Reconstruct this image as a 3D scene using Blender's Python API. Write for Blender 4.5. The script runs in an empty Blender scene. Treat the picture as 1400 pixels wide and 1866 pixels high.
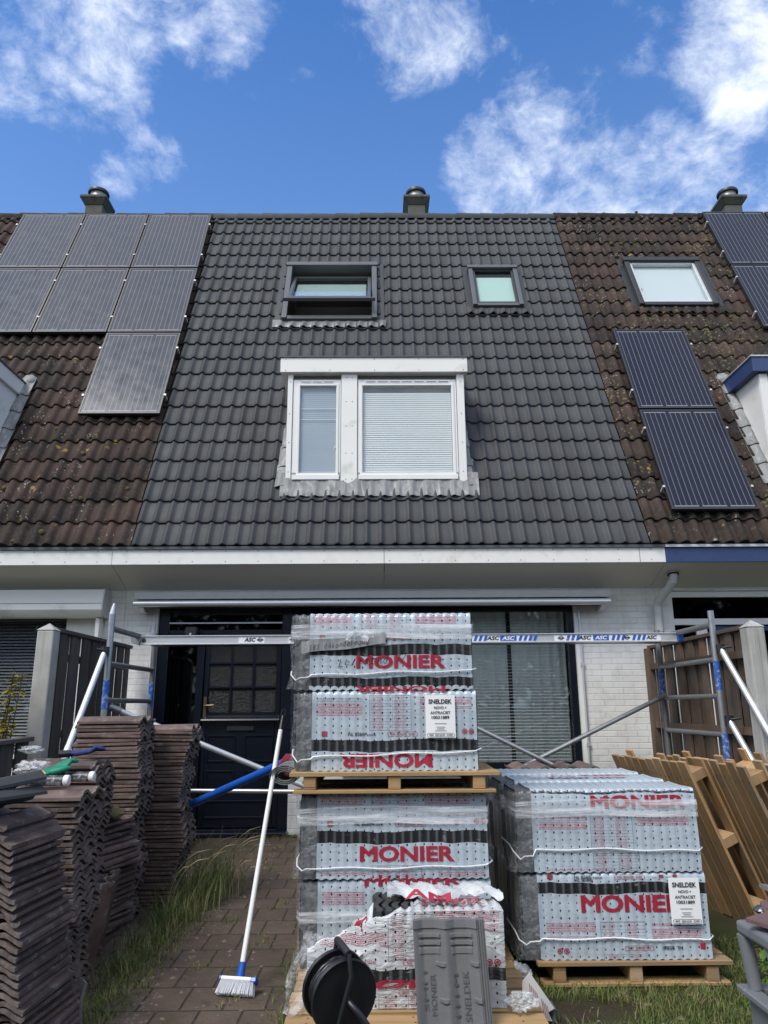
import bpy, bmesh, math, random
from mathutils import Vector, Matrix
R_ = math.radians
rnd = random.Random(7)
SC = bpy.context.scene
COL = SC.collection
PI = math.pi

# ------------------------------------------------------------------ camera
CAM_H = 1.30
def make_camera():
    P, YAW, ROLL = R_(14.6), R_(0.6), 0.0069
    W = Vector((math.sin(YAW)*math.cos(P), math.cos(YAW)*math.cos(P), math.sin(P)))
    r = Vector((math.cos(YAW), -math.sin(YAW), 0)); u = r.cross(W)
    r2 = r*math.cos(ROLL)-u*math.sin(ROLL); u2 = u*math.cos(ROLL)+r*math.sin(ROLL)
    cd = bpy.data.cameras.new("camera"); cam = bpy.data.objects.new("camera", cd); COL.objects.link(cam)
    m = Matrix((r2, u2, -W)).transposed().to_4x4(); m.translation = (0, 0, CAM_H); cam.matrix_world = m
    cd.sensor_fit = 'HORIZONTAL'; cd.sensor_width = 36; cd.lens = 36*1350/1400
    cd.clip_start = .05; cd.clip_end = 2000
    SC.camera = cam
make_camera()

# ------------------------------------------------------------------ node helper
class NT:
    def __init__(s, tree): s.t = tree; s.n = tree.nodes; s.l = tree.links
    def node(s, typ, **kw):
        n = s.n.new(typ)
        for k, v in kw.items(): setattr(n, k, v)
        return n
    def put(s, sock, v):
        if hasattr(v, 'is_output') or isinstance(v, bpy.types.NodeSocket): s.l.new(v, sock)
        elif v is not None:
            if sock.type == 'RGBA' and len(v) == 3: v = (*v, 1)
            sock.default_value = v
    def m(s, op, a, b=None, c=None, clamp=False):
        n = s.node('ShaderNodeMath', operation=op, use_clamp=clamp)
        s.put(n.inputs[0], a)
        if b is not None: s.put(n.inputs[1], b)
        if c is not None: s.put(n.inputs[2], c)
        return n.outputs[0]
    def vm(s, op, a, b=None):
        n = s.node('ShaderNodeVectorMath', operation=op); s.put(n.inputs[0], a)
        if b is not None: s.put(n.inputs[1], b)
        return n.outputs['Value'] if op in ('DOT_PRODUCT', 'LENGTH') else n.outputs[0]
    def mix(s, f, a, b, blend='MIX'):
        n = s.node('ShaderNodeMix', data_type='RGBA', blend_type=blend)
        s.put(n.inputs[0], f); s.put(n.inputs[6], a); s.put(n.inputs[7], b)
        return n.outputs[2]
    def rng(s, x, a, b, lo=0., hi=1., smooth=False):
        n = s.node('ShaderNodeMapRange'); n.clamp = True
        if smooth: n.interpolation_type = 'SMOOTHSTEP'
        s.put(n.inputs[0], x); s.put(n.inputs[1], a); s.put(n.inputs[2], b); s.put(n.inputs[3], lo); s.put(n.inputs[4], hi)
        return n.outputs[0]
    def band(s, x, a, b): return s.m('MULTIPLY', s.m('GREATER_THAN', x, a), s.m('LESS_THAN', x, b))
    def noise(s, vec, scale, detail=4, rough=.55, dist=0.):
        n = s.node('ShaderNodeTexNoise'); s.put(n.inputs['Vector'], vec)
        n.inputs['Scale'].default_value = scale; n.inputs['Detail'].default_value = detail
        n.inputs['Roughness'].default_value = rough; n.inputs['Distortion'].default_value = dist
        return n.outputs['Fac']
    def voro(s, vec, scale, out='Distance', feature='F1', rand=1.):
        n = s.node('ShaderNodeTexVoronoi', feature=feature); s.put(n.inputs['Vector'], vec); n.inputs['Scale'].default_value = scale
        n.inputs['Randomness'].default_value = rand
        return n.outputs[out]
    def mapping(s, vec, scale=(1, 1, 1), rot=(0, 0, 0), loc=(0, 0, 0)):
        n = s.node('ShaderNodeMapping'); s.put(n.inputs[0], vec); n.inputs['Scale'].default_value = scale
        n.inputs['Rotation'].default_value = rot; n.inputs['Location'].default_value = loc
        return n.outputs[0]
    def xyz(s, vec):
        n = s.node('ShaderNodeSeparateXYZ'); s.put(n.inputs[0], vec); return n.outputs
    def comb(s, x, y, z):
        n = s.node('ShaderNodeCombineXYZ'); s.put(n.inputs[0], x); s.put(n.inputs[1], y); s.put(n.inputs[2], z); return n.outputs[0]
    def bump(s, h, strength=.3, dist=.01, normal=None):
        n = s.node('ShaderNodeBump'); n.inputs['Strength'].default_value = strength; n.inputs['Distance'].default_value = dist
        s.put(n.inputs['Height'], h)
        if normal is not None: s.put(n.inputs['Normal'], normal)
        return n.outputs[0]

def new_mat(name):
    m = bpy.data.materials.new(name); m.use_nodes = True; t = NT(m.node_tree)
    b = m.node_tree.nodes['Principled BSDF']
    return m, t, b
def setb(t, b, base=None, rough=None, metal=None, normal=None, spec=None, alpha=None, coat=None, trans=None):
    for k, v in (('Base Color', base), ('Roughness', rough), ('Metallic', metal), ('Normal', normal), ('Specular IOR Level', spec),
                 ('Alpha', alpha), ('Coat Weight', coat), ('Transmission Weight', trans)):
        if v is not None: t.put(b.inputs[k], v)
def coords(t, which='Object'): return t.node('ShaderNodeTexCoord').outputs[which]
def mul(c, k): return tuple(x*k for x in c)

def mk(name, col, rough=.6, metal=0., var=None, bump=None, spec=None, dirt=None, coat=None, rand=None):
    """col; var=(scale, amount); bump=(scale, strength, dist); dirt=(scale, threshold, colour); rand=per-object brightness spread"""
    m, t, b = new_mat(name); v = coords(t)
    c = (*col, 1)
    if var:
        n = t.noise(v, var[0], 5)
        c = t.mix(n, mul(col, 1-var[1]), mul(col, 1+var[1]))
    if dirt:
        n = t.noise(v, dirt[0], 6, .65)
        c = t.mix(t.rng(n, dirt[1], dirt[1]+.18), c, dirt[2])
    if rand:
        r = t.node('ShaderNodeObjectInfo').outputs['Random']
        c = t.mix(1., c, t.comb(*[t.rng(r, 0, 1, 1-rand, 1+rand)]*3), 'MULTIPLY')
    nrm = t.bump(t.noise(v, bump[0], 6), bump[1], bump[2]) if bump else None
    setb(t, b, c, rough, metal, nrm, spec, coat=coat)
    return m

# ------------------------------------------------------------------ sky and sun
SUN_EL, SUN_AZ = R_(52), R_(-142)      # azimuth measured from +Y towards +X: behind the camera, to the left
def make_world():
    w = bpy.data.worlds.new("World"); SC.world = w; w.use_nodes = True
    t = NT(w.node_tree); bg = w.node_tree.nodes['Background']
    sky = t.node('ShaderNodeTexSky', sky_type='NISHITA'); sky.sun_disc = False
    sky.sun_elevation = SUN_EL; sky.sun_rotation = SUN_AZ; sky.air_density = 1.0; sky.dust_density = .6; sky.ozone_density = 2.5
    d = t.vm('NORMALIZE', coords(t, 'Generated'))
    x, y, z = t.xyz(d)
    q = t.vm('MULTIPLY', d, (1., 1., 1.35))
    warp = t.node('ShaderNodeTexNoise'); t.put(warp.inputs['Vector'], q); warp.inputs['Scale'].default_value = 5.; warp.inputs['Detail'].default_value = 4
    q2 = t.vm('ADD', q, t.vm('MULTIPLY', t.vm('SUBTRACT', warp.outputs['Color'], (.5, .5, .5)), (.10, .10, .10)))
    n1 = t.noise(q2, 6.2, 10, .64); n2 = t.noise(q2, 24., 8, .66)
    n = t.m('ADD', t.m('MULTIPLY', n1, .70), t.m('MULTIPLY', n2, .30))
    # where the banks of cloud stand: unit direction, angular radius in degrees, amount
    banks = CLOUDS
    tot = None
    for (cx, cy, cz, rad, amt) in banks:
        dp = t.vm('DOT_PRODUCT', d, (cx, cy, cz))
        k = t.rng(dp, math.cos(R_(rad)), math.cos(R_(rad*.2)), 0., amt, smooth=True)
        tot = k if tot is None else t.m('MAXIMUM', tot, k)
    # unseen cloud behind the viewer and overhead, added to whiten the sky's light
    back = t.rng(t.vm('DOT_PRODUCT', d, (-.30, -.80, .52)), -.05, .45, 0., .42, smooth=True)
    tot = t.m('MAXIMUM', tot, back)
    dens = t.rng(t.m('ADD', n, tot), .70, .99, 0., 1., smooth=True)
    thick = t.rng(t.m('ADD', n, tot), .85, 1.12)
    ccol = t.mix(thick, (6.2, 6.7, 7.6), (8.6, 8.6, 8.7))
    tint = t.mix(1., sky.outputs[0], SKY_TINT, 'MULTIPLY')
    pale = t.mix(t.rng(z, .25, .75, .30, 0.), tint, (3.4, 4.6, 6.6))
    t.put(bg.inputs[0], t.mix(t.m('MULTIPLY', dens, .93), pale, ccol)); bg.inputs[1].default_value = .10
SKY_TINT = (.60, 1.0, 1.42)
CLOUDS = [(-0.3292, 0.6205, 0.7118, 10, 0.36),
    (-0.1818, 0.6478, 0.7398, 6.5, 0.3),
    (-0.3785, 0.6384, 0.6702, 6, 0.32),
    (-0.2884, 0.6548, 0.6986, 5, 0.24),
    (-0.2340, 0.6723, 0.7024, 4.5, 0.22),
    (0.0537, 0.6593, 0.7499, 7, 0.33),
    (0.0392, 0.6886, 0.7240, 4.6, 0.29),
    (0.1021, 0.6530, 0.7505, 5, 0.24),
    (0.0046, 0.6642, 0.7476, 4.5, 0.25),
    (0.2058, 0.7373, 0.6434, 7, 0.29),
    (0.1438, 0.7611, 0.6325, 6, 0.29),
    (0.2485, 0.7637, 0.5958, 8, 0.34),
    (0.3200, 0.7433, 0.5874, 7.5, 0.3),
    (0.3808, 0.7219, 0.5778, 5.5, 0.27),
    (0.2335, 0.7136, 0.6605, 5, 0.26),
    (0.1592, 0.7822, 0.6024, 5, 0.3),
    (0.4067, 0.6167, 0.6740, 8, 0.36),
    (0.4143, 0.6463, 0.6408, 5.5, 0.3),
    (0.3195, 0.6252, 0.7120, 8, 0.22),
    (0.2269, 0.6465, 0.7284, 7, 0.18),
    (0.4372, 0.7091, 0.5532, 4, 0.3),
    (-0.2595, 0.7373, 0.6238, 3.4, 0.23),
    (-0.3029, 0.7386, 0.6022, 2.8, 0.21),
    (-0.2000, 0.7392, 0.6431, 2.5, 0.22),
    (-0.0782, 0.7046, 0.7053, 4, 0.16),
    (-0.2208, 0.6971, 0.6822, 4, 0.2),
    (-0.1592, 0.6979, 0.6983, 4, 0.2)]
make_world()
sd = bpy.data.lights.new("sun", 'SUN'); sd.energy = 1.8; sd.angle = R_(22); sd.color = (1, .96, .9)
so = bpy.data.objects.new("sun", sd); COL.objects.link(so)
sdir = Vector((math.sin(SUN_AZ)*math.cos(SUN_EL), math.cos(SUN_AZ)*math.cos(SUN_EL), math.sin(SUN_EL)))
so.rotation_euler = sdir.to_track_quat('Z', 'Y').to_euler()
vs = SC.view_settings; vs.view_transform = 'Standard'; vs.look = 'None'; vs.gamma = 1; vs.use_curve_mapping = False
vs.exposure = 0.75
SC.cycles.max_bounces = 8; SC.cycles.transparent_max_bounces = 16
SC.cycles.use_denoising = True

# ------------------------------------------------------------------ mesh helper
class MB:
    def __init__(s): s.v = []; s.f = []; s.uv = {}; s.m = []; s.cm = 0
    def add(s, vs, fs, uvs=None):
        o = len(s.v); s.v += [tuple(p) for p in vs]
        for i, f in enumerate(fs):
            if uvs: s.uv[len(s.f)] = [uvs[k] for k in f]
            s.f.append([o+k for k in f]); s.m.append(s.cm)
        return s
    def box(s, x0, x1, y0, y1, z0, z1):
        if x0 > x1: x0, x1 = x1, x0
        if y0 > y1: y0, y1 = y1, y0
        if z0 > z1: z0, z1 = z1, z0
        return s.add([(x0,y0,z0),(x1,y0,z0),(x1,y1,z0),(x0,y1,z0),(x0,y0,z1),(x1,y0,z1),(x1,y1,z1),(x0,y1,z1)],
                     [(3,2,1,0),(4,5,6,7),(0,1,5,4),(1,2,6,5),(2,3,7,6),(3,0,4,7)])
    def obox(s, size, mat):
        o = len(s.v); k = len(s.f); a, b, c = size[0]/2, size[1]/2, size[2]/2
        s.box(-a, a, -b, b, -c, c); s.v[o:] = [tuple(mat @ Vector(p)) for p in s.v[o:]]; return s
    def hexa(s, pts): return s.add(pts, [(3,2,1,0),(4,5,6,7),(0,1,5,4),(1,2,6,5),(2,3,7,6),(3,0,4,7)])
    def poly(s, pts, r, n=10, caps=True):
        """tube through points; r a number or one per point"""
        pts = [Vector(p) for p in pts]; rr = r if isinstance(r, (list, tuple)) else [r]*len(pts)
        o = len(s.v); side = None
        for i, p in enumerate(pts):
            d = (pts[min(i+1, len(pts)-1)]-pts[max(i-1, 0)]).normalized()
            if side is None: side = d.cross(Vector((0, 0, 1)) if abs(d.z) < .9 else Vector((1, 0, 0))).normalized()
            side = (side-d*side.dot(d)).normalized(); up = d.cross(side)
            for k in range(n):
                a = 2*PI*k/n; s.v.append(tuple(p+(side*math.cos(a)+up*math.sin(a))*rr[i]))
        for i in range(len(pts)-1):
            for k in range(n):
                k2 = (k+1) % n
                s.f.append([o+i*n+k, o+i*n+k2, o+(i+1)*n+k2, o+(i+1)*n+k]); s.m.append(s.cm)
        if caps:
            s.f.append([o+k for k in range(n)][::-1]); s.m.append(s.cm)
            e = o+(len(pts)-1)*n; s.f.append([e+k for k in range(n)]); s.m.append(s.cm)
        return s
    def lathe(s, prof, c=(0, 0, 0), axis=(0, 0, 1), n=24):
        """prof: (radius, height) pairs along axis"""
        ax = Vector(axis).normalized(); a = ax.cross(Vector((0, 0, 1)) if abs(ax.z) < .9 else Vector((1, 0, 0))).normalized(); b = ax.cross(a)
        o = len(s.v); c = Vector(c)
        for r, h in prof:
            for k in range(n):
                t = 2*PI*k/n; s.v.append(tuple(c+ax*h+(a*math.cos(t)+b*math.sin(t))*max(r, 1e-4)))
        for i in range(len(prof)-1):
            for k in range(n):
                k2 = (k+1) % n
                s.f.append([o+i*n+k, o+i*n+k2, o+(i+1)*n+k2, o+(i+1)*n+k]); s.m.append(s.cm)
        return s
    def prism(s, poly, fn, d0, d1):
        """poly in 2D, fn(a, b, d) -> point; extruded from d0 to d1"""
        n = len(poly); o = len(s.v)
        s.v += [tuple(fn(a, b, d0)) for a, b in poly]+[tuple(fn(a, b, d1)) for a, b in poly]
        s.f.append([o+i for i in range(n)]); s.f.append([o+n+i for i in range(n)][::-1]); s.m += [s.cm]*2
        for i in range(n):
            j = (i+1) % n; s.f.append([o+j, o+i, o+n+i, o+n+j]); s.m.append(s.cm)
        return s
    def grid(s, fn, us, vs_, uvfn=None, thick=None):
        """sheet: fn(u, v) -> point; with thick = a vector offset it becomes a closed slab"""
        nu, nv = len(us), len(vs_)
        P = [fn(u, v) for v in vs_ for u in us]; UV = [uvfn(u, v) for v in vs_ for u in us] if uvfn else None
        F = [(j*nu+i, j*nu+i+1, (j+1)*nu+i+1, (j+1)*nu+i) for j in range(nv-1) for i in range(nu-1)]
        s.add(P, F, UV)
        if thick is not None:
            o = len(P); tk = thick if callable(thick) else (lambda u, v: thick)
            Q = [Vector(fn(u, v))+Vector(tk(u, v)) for v in vs_ for u in us]
            G = [tuple(reversed(f)) for f in F]; s.add(Q, G, UV)
            a = len(s.v)-2*o; b = a+o
            ring = [i for i in range(nu)]+[j*nu+nu-1 for j in range(1, nv)]+[(nv-1)*nu+i for i in range(nu-2, -1, -1)]+[j*nu for j in range(nv-2, 0, -1)]
            for i in range(len(ring)):
                p, q = ring[i], ring[(i+1) % len(ring)]
                s.f.append([a+q, a+p, b+p, b+q]); s.m.append(s.cm)
        return s
    def move(s, mat, frm=0):
        s.v[frm:] = [tuple(mat @ Vector(p)) for p in s.v[frm:]]; return s
    def mesh(s, name, mats, smooth=None, off=(0, 0, 0)):
        me = bpy.data.meshes.new(name); ox, oy, oz = off
        me.from_pydata([(x-ox, y-oy, z-oz) for x, y, z in s.v], [], s.f)
        mats = mats if isinstance(mats, (list, tuple)) else [mats]
        for m in mats: me.materials.append(m)
        if len(mats) > 1: me.polygons.foreach_set('material_index', s.m)
        if s.uv:
            ul = me.uv_layers.new(name='UVMap').data
            for pi, p in enumerate(me.polygons):
                if pi in s.uv:
                    for k, li in enumerate(p.loop_indices): ul[li].uv = s.uv[pi][k]
        me.update()
        if smooth:
            me.shade_smooth()
            try: me.set_sharp_from_angle(angle=R_(smooth))
            except Exception: pass
        return me
    def build(s, name, mats, parent=None, smooth=None, bevel=0., seg=1):
        """parent None: a top-level mesh whose origin is the middle of its base"""
        if parent is None:
            xs, ys, zs = zip(*s.v); off = ((min(xs)+max(xs))/2, (min(ys)+max(ys))/2, min(zs))
        else: off = tuple(ORI.get(parent.name, (0, 0, 0)))
        o = bpy.data.objects.new(name, s.mesh(name, mats, smooth, off)); COL.objects.link(o)
        if parent is None: o.location = off
        else: o.parent = parent
        ORI[o.name] = off
        if bevel:
            b = o.modifiers.new('bevel', 'BEVEL'); b.width = bevel; b.segments = seg; b.limit_method = 'ANGLE'; b.angle_limit = R_(40)
        return o
ORI = {}
def lin(a, b, n): return [a+(b-a)*i/(n-1) for i in range(n)]
def tag(o, label, cat, group=None, kind=None):
    if label: o['label'] = label
    if cat: o['category'] = cat
    if group: o['group'] = group
    o['kind'] = kind or 'thing'
    return o
def thing(name, label, cat, loc=(0, 0, 0), group=None):
    o = bpy.data.objects.new(name, None); COL.objects.link(o); o.location = loc; o.empty_display_size = .1
    ORI[o.name] = tuple(loc)
    return tag(o, label, cat, group)
def stuff(o): o['kind'] = 'stuff'; return o
def struct(o): o['kind'] = 'structure'; return o
def copy_tree(o, parent=None):
    c = o.copy(); COL.objects.link(c); ORI[c.name] = ORI.get(o.name, (0, 0, 0))
    if parent is not None: c.parent = parent
    for ch in o.children: copy_tree(ch, c)
    return c
def T(x, y, z): return Matrix.Translation((x, y, z))
def RX(a): return Matrix.Rotation(a, 4, 'X')
def RY(a): return Matrix.Rotation(a, 4, 'Y')
def RZ(a): return Matrix.Rotation(a, 4, 'Z')

_txt = {}
def text_bm(body, w, h, bold=0., slant=0., cut=0.):
    """lettering as flat faces filling a w x h box with its corner at 0,0; cut = spacing of vertical cuts so it can follow ribs"""
    cu = bpy.data.curves.new('t', 'FONT'); cu.body = body; cu.size = 1; cu.offset = bold; cu.shear = slant; cu.resolution_u = 3; cu.fill_mode = 'FRONT'
    ob = bpy.data.objects.new('t', cu); COL.objects.link(ob)
    bpy.context.view_layer.update()
    dg = bpy.context.evaluated_depsgraph_get(); me = bpy.data.meshes.new_from_object(ob.evaluated_get(dg))
    bpy.data.objects.remove(ob); bpy.data.curves.remove(cu)
    bm = bmesh.new(); bm.from_mesh(me); bpy.data.meshes.remove(me)
    xs = [v.co.x for v in bm.verts]; ys = [v.co.y for v in bm.verts]
    x0, x1, y0, y1 = min(xs), max(xs), min(ys), max(ys)
    for v in bm.verts: v.co = ((v.co.x-x0)/(x1-x0)*w, (v.co.y-y0)/(y1-y0)*h, 0)
    bmesh.ops.dissolve_limit(bm, angle_limit=.01, verts=bm.verts, edges=bm.edges)
    if cut:
        k = cut
        while k < w:
            bmesh.ops.bisect_plane(bm, geom=bm.verts[:]+bm.edges[:]+bm.faces[:], plane_co=(k, 0, 0), plane_no=(1, 0, 0)); k += cut
    bmesh.ops.triangulate(bm, faces=bm.faces)
    return bm
def lettering(mb, body, fn, w, h, bold=0., slant=0., cut=0.):
    """adds text to mb, each point sent through fn(x, y) -> world point"""
    bm = text_bm(body, w, h, bold, slant, cut); bm.verts.index_update()
    mb.add([fn(v.co.x, v.co.y) for v in bm.verts], [[v.index for v in f.verts] for f in bm.faces]); bm.free()
    return mb

# ------------------------------------------------------------------ materials
M = {}
def mat_new_tile():
    m, t, b = new_mat('anthracite_tile'); v = coords(t)
    tone = t.xyz(coords(t, 'UV'))['X']
    c = t.mix(t.noise(v, 3., 4), (.050, .0525, .0550), (.060, .0630, .0655))
    c = t.mix(1., c, t.comb(*[t.rng(tone, 0, 1, .86, 1.14)]*3), 'MULTIPLY')
    c = t.mix(t.rng(t.noise(v, 1.1, 6, .7), .52, .75, 0, .22), c, (.085, .084, .081))
    c = t.mix(t.rng(t.noise(v, 60., 3), .62, .75, 0, .35), c, (.09, .09, .09))
    setb(t, b, c, t.rng(t.noise(v, 9., 3), .3, .7, .60, .72), 0, t.bump(t.noise(v, 90., 3), .10, .004), .32)
    return m
def mat_old_tile(moss, wet=.0):
    m, t, b = new_mat('weathered_brown_tile'); v = coords(t)
    c = t.mix(t.rng(t.noise(v, 1.7, 5, .6), .35, .65), (.028, .022, .018), (.056, .038, .031))
    tone = t.xyz(coords(t, 'UV'))['X']
    c = t.mix(.85, c, t.mix(tone, (.55, .56, .58), (1.5, 1.32, 1.25)), 'MULTIPLY')
    c = t.mix(t.rng(t.noise(v, 22., 5, .7), .5, .72, 0, .7), c, (.075, .065, .055))
    # lichen: pale discs, ochre rosettes, moss flecks
    for sc, th, col, nz, lim in ((4.3, .16, (.42, .42, .38), 3.1, .60), (5.1, .17, (.30, .19, .03), 2.3, .57-moss*.03), (17., .30, (.16, .15, .05), 1.1, .60-moss*.09), (26., .26, (.33, .32, .28), 2.6, .57)):
        off = t.vm('ADD', v, (sc, sc*2, 1))
        wob = t.vm('ADD', off, t.vm('MULTIPLY', t.vm('SUBTRACT', t.node('ShaderNodeTexNoise').outputs['Color'], (.5, .5, .5)), (.05, .05, .05)))
        dist = t.m('ADD', t.voro(wob, sc), t.m('MULTIPLY', t.noise(v, 45., 3), .12))
        k = t.m('MULTIPLY', t.rng(dist, th+.05, th, 0, 1), t.rng(t.noise(off, nz, 3), lim, lim+.06))
        c = t.mix(t.m('MULTIPLY', k, .85), c, col)
    setb(t, b, c, .85, 0, t.bump(t.noise(v, 70., 6), .45, .006), .3)
    return m
def mat_stack_tile():
    m, t, b = new_mat('stacked_old_tile'); v = coords(t)
    r = t.node('ShaderNodeObjectInfo').outputs['Random']
    off = t.vm('ADD', v, t.comb(t.m('MULTIPLY', r, 31.), t.m('MULTIPLY', r, 17.), 0.))
    c = t.mix(t.rng(t.noise(off, 6., 5, .6), .35, .65), (.095, .071, .063), (.175, .132, .117))
    c = t.mix(1., c, t.mix(r, (.62, .60, .60), (1.25, 1.15, 1.12)), 'MULTIPLY')
    c = t.mix(t.rng(t.noise(off, 14., 6, .7), .56, .7, 0, .75), c, (.28, .255, .235))
    c = t.mix(t.rng(t.noise(off, 4., 4, .6), .62, .72, 0, .7), c, (.045, .037, .031))
    ex = t.m('ABSOLUTE', t.xyz(v)[0])
    worn = t.m('MULTIPLY', t.rng(ex, .186, .203), t.rng(t.noise(off, 30., 4, .7), .35, .65))
    c = t.mix(t.m('MULTIPLY', worn, .65), c, (.20, .18, .165))
    setb(t, b, c, .82, 0, t.bump(t.noise(off, 60., 6), .5, .006), .3)
    return m
def mat_white_brick():
    m, t, b = new_mat('white_painted_brick'); v = coords(t)
    x, y, z = t.xyz(v)
    br = t.node('ShaderNodeTexBrick'); t.put(br.inputs['Vector'], t.comb(x, z, 0.)); br.inputs['Scale'].default_value = 1.
    for k, q in (('Brick Width', .22), ('Row Height', .0635), ('Mortar Size', .005), ('Mortar Smooth', .8)): br.inputs[k].default_value = q
    br.inputs['Color1'].default_value = (.73, .72, .685, 1); br.inputs['Color2'].default_value = (.79, .78, .745, 1); br.inputs['Mortar'].default_value = (.71, .70, .67, 1)
    n = t.noise(v, 5., 6, .65)
    c = t.mix(t.rng(n, .50, .72, 0, .55), br.outputs['Color'], (.5, .48, .43))
    c = t.mix(t.rng(t.noise(t.mapping(v, (9, 9, .8)), 1., 5, .7), .55, .75, 0, .5), c, (.42, .40, .35))
    c = t.mix(t.rng(t.noise(v, 40., 4), .68, .74, 0, .6), c, (.3, .29, .26))
    h = t.m('ADD', t.m('MULTIPLY', br.outputs['Fac'], -1.), t.m('MULTIPLY', t.noise(v, 30., 5), .35))
    setb(t, b, c, .7, 0, t.bump(h, .55, .009)); return m
def mat_glass(name, tint, refl=1., rough=.01, see=1.):
    """window pane: what lies behind it, seen through a tint, plus a mirror image that grows towards grazing angles"""
    m = bpy.data.materials.new(name); m.use_nodes = True; t = NT(m.node_tree); m.node_tree.nodes.clear()
    out = t.node('ShaderNodeOutputMaterial'); tr = t.node('ShaderNodeBsdfTransparent'); t.put(tr.inputs[0], tint)
    gl = t.node('ShaderNodeBsdfGlossy'); gl.inputs['Roughness'].default_value = rough; gl.inputs[0].default_value = (.95, 1, 1, 1)
    lw = t.node('ShaderNodeLayerWeight'); fr = t.m('ADD', t.m('MULTIPLY', t.m('POWER', lw.outputs['Facing'], 5.), .95), .045)
    mx = t.node('ShaderNodeMixShader'); t.put(mx.inputs[0], t.m('MULTIPLY', fr, refl, clamp=True))
    t.l.new(tr.outputs[0], mx.inputs[1]); t.l.new(gl.outputs[0], mx.inputs[2]); t.l.new(mx.outputs[0], out.inputs[0]); return m
def mat_solar(dark, spec=.3, ink=1.):
    m, t, b = new_mat('solar_cells'); u, v, _ = t.xyz(coords(t, 'UV'))
    cell = t.m('MULTIPLY', u, 5.)
    fx = t.m('FRACT', t.m('MULTIPLY', u, 15.)); line = t.m('LESS_THAN', t.m('ABSOLUTE', t.m('SUBTRACT', fx, .5)), .040)
    ends = t.band(v, .022, .978)
    line = t.m('MULTIPLY', line, ends)
    gap = t.m('LESS_THAN', t.m('ABSOLUTE', t.m('SUBTRACT', t.m('FRACT', cell), .5)), .488)
    gapv = t.m('LESS_THAN', t.m('ABSOLUTE', t.m('SUBTRACT', t.m('FRACT', t.m('MULTIPLY', v, 10.)), .5)), .488)
    bus = t.m('MULTIPLY', t.m('ADD', t.band(v, .010, .020), t.band(v, .980, .990), clamp=True), t.m('LESS_THAN', t.m('ABSOLUTE', t.m('SUBTRACT', t.m('FRACT', t.m('MULTIPLY', u, 3.)), .5)), .44))
    n = t.noise(t.comb(t.m('MULTIPLY', u, 2.), t.m('MULTIPLY', v, 3.), 0.), 3., 4)
    fine = t.noise(t.comb(t.m('MULTIPLY', u, 200.), t.m('MULTIPLY', v, 300.), 0.), 1., 2)
    c = t.mix(n, mul(dark, .8), mul(dark, 1.25)); c = t.mix(t.rng(fine, .3, .7, 0, .4), c, mul(dark, 1.8))
    c = t.mix(gap, mul(dark, .6), c)
    c = t.mix(t.m('MAXIMUM', line, bus), c, mul((.28, .28, .32), ink))
    setb(t, b, c, t.rng(n, .3, .7, .12, .22), 0, None, spec); return m
def mat_wood(name, c1, c2, grain=(2, 40, 40), rough=.75, knots=True, rand=.25, grey=None):
    """grain runs along object X"""
    m, t, b = new_mat(name); v = coords(t)
    r = t.node('ShaderNodeObjectInfo').outputs['Random']
    off = t.vm('ADD', v, t.comb(t.m('MULTIPLY', r, 7.), t.m('MULTIPLY', r, 3.), t.m('MULTIPLY', r, 5.)))
    g = t.noise(t.mapping(off, grain), 1., 6, .6, .6)
    c = t.mix(t.rng(g, .3, .7), c1, c2)
    c = t.mix(t.rng(t.noise(off, 4., 3), .4, .7, 0, .5), c, mul(c1, .75))
    if knots: c = t.mix(t.rng(t.voro(t.mapping(off, (3, 9, 9)), 1.), .13, .05, 0, .8), c, mul(c1, .35))
    sp = t.noise(t.mapping(off, (1.2, 90, 90)) if grain[0] < 10 else t.mapping(off, (90, 90, 1.2)), 1., 3, .6)
    c = t.mix(t.rng(sp, .60, .70, 0, .75), c, mul(c1, .3))
    if grey: c = t.mix(t.rng(t.noise(off, 2.3, 5, .65), .42, .62, 0, .8), c, grey)
    c = t.mix(1., c, t.comb(*[t.rng(r, 0, 1, 1-rand, 1+rand)]*3), 'MULTIPLY')
    setb(t, b, c, rough, 0, t.bump(g, .35, .004)); return m
def mat_pave():
    m, t, b = new_mat('brown_pavers'); v = coords(t); x, y, z = t.xyz(v)
    br = t.node('ShaderNodeTexBrick'); t.put(br.inputs['Vector'], t.comb(x, y, 0.)); br.inputs['Scale'].default_value = 1.; br.offset = .5
    for k, q in (('Brick Width', .19), ('Row Height', .28), ('Mortar Size', .006), ('Mortar Smooth', .4)): br.inputs[k].default_value = q
    br.inputs['Color1'].default_value = (.085, .062, .047, 1); br.inputs['Color2'].default_value = (.115, .082, .062, 1); br.inputs['Mortar'].default_value = (.030, .026, .018, 1)
    n = t.noise(v, 3., 6, .65); c = t.mix(t.rng(n, .4, .7, 0, .75), br.outputs['Color'], (.056, .045, .036))
    c = t.mix(t.rng(t.noise(v, 60., 4, .7), .6, .72, 0, .55), c, (.17, .145, .12))
    c = t.mix(t.rng(t.noise(v, 5.5, 6, .7), .56, .68, 0, .75), c, (.038, .044, .016))
    c = t.mix(t.rng(t.noise(v, 16., 5, .7), .5, .75, 0, .5), c, (.13, .10, .078))
    h = t.m('ADD', t.m('MULTIPLY', br.outputs['Fac'], -1.2), t.m('MULTIPLY', t.noise(v, 40., 6), .6))
    setb(t, b, c, .8, 0, t.bump(h, .9, .012), .3); return m
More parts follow.
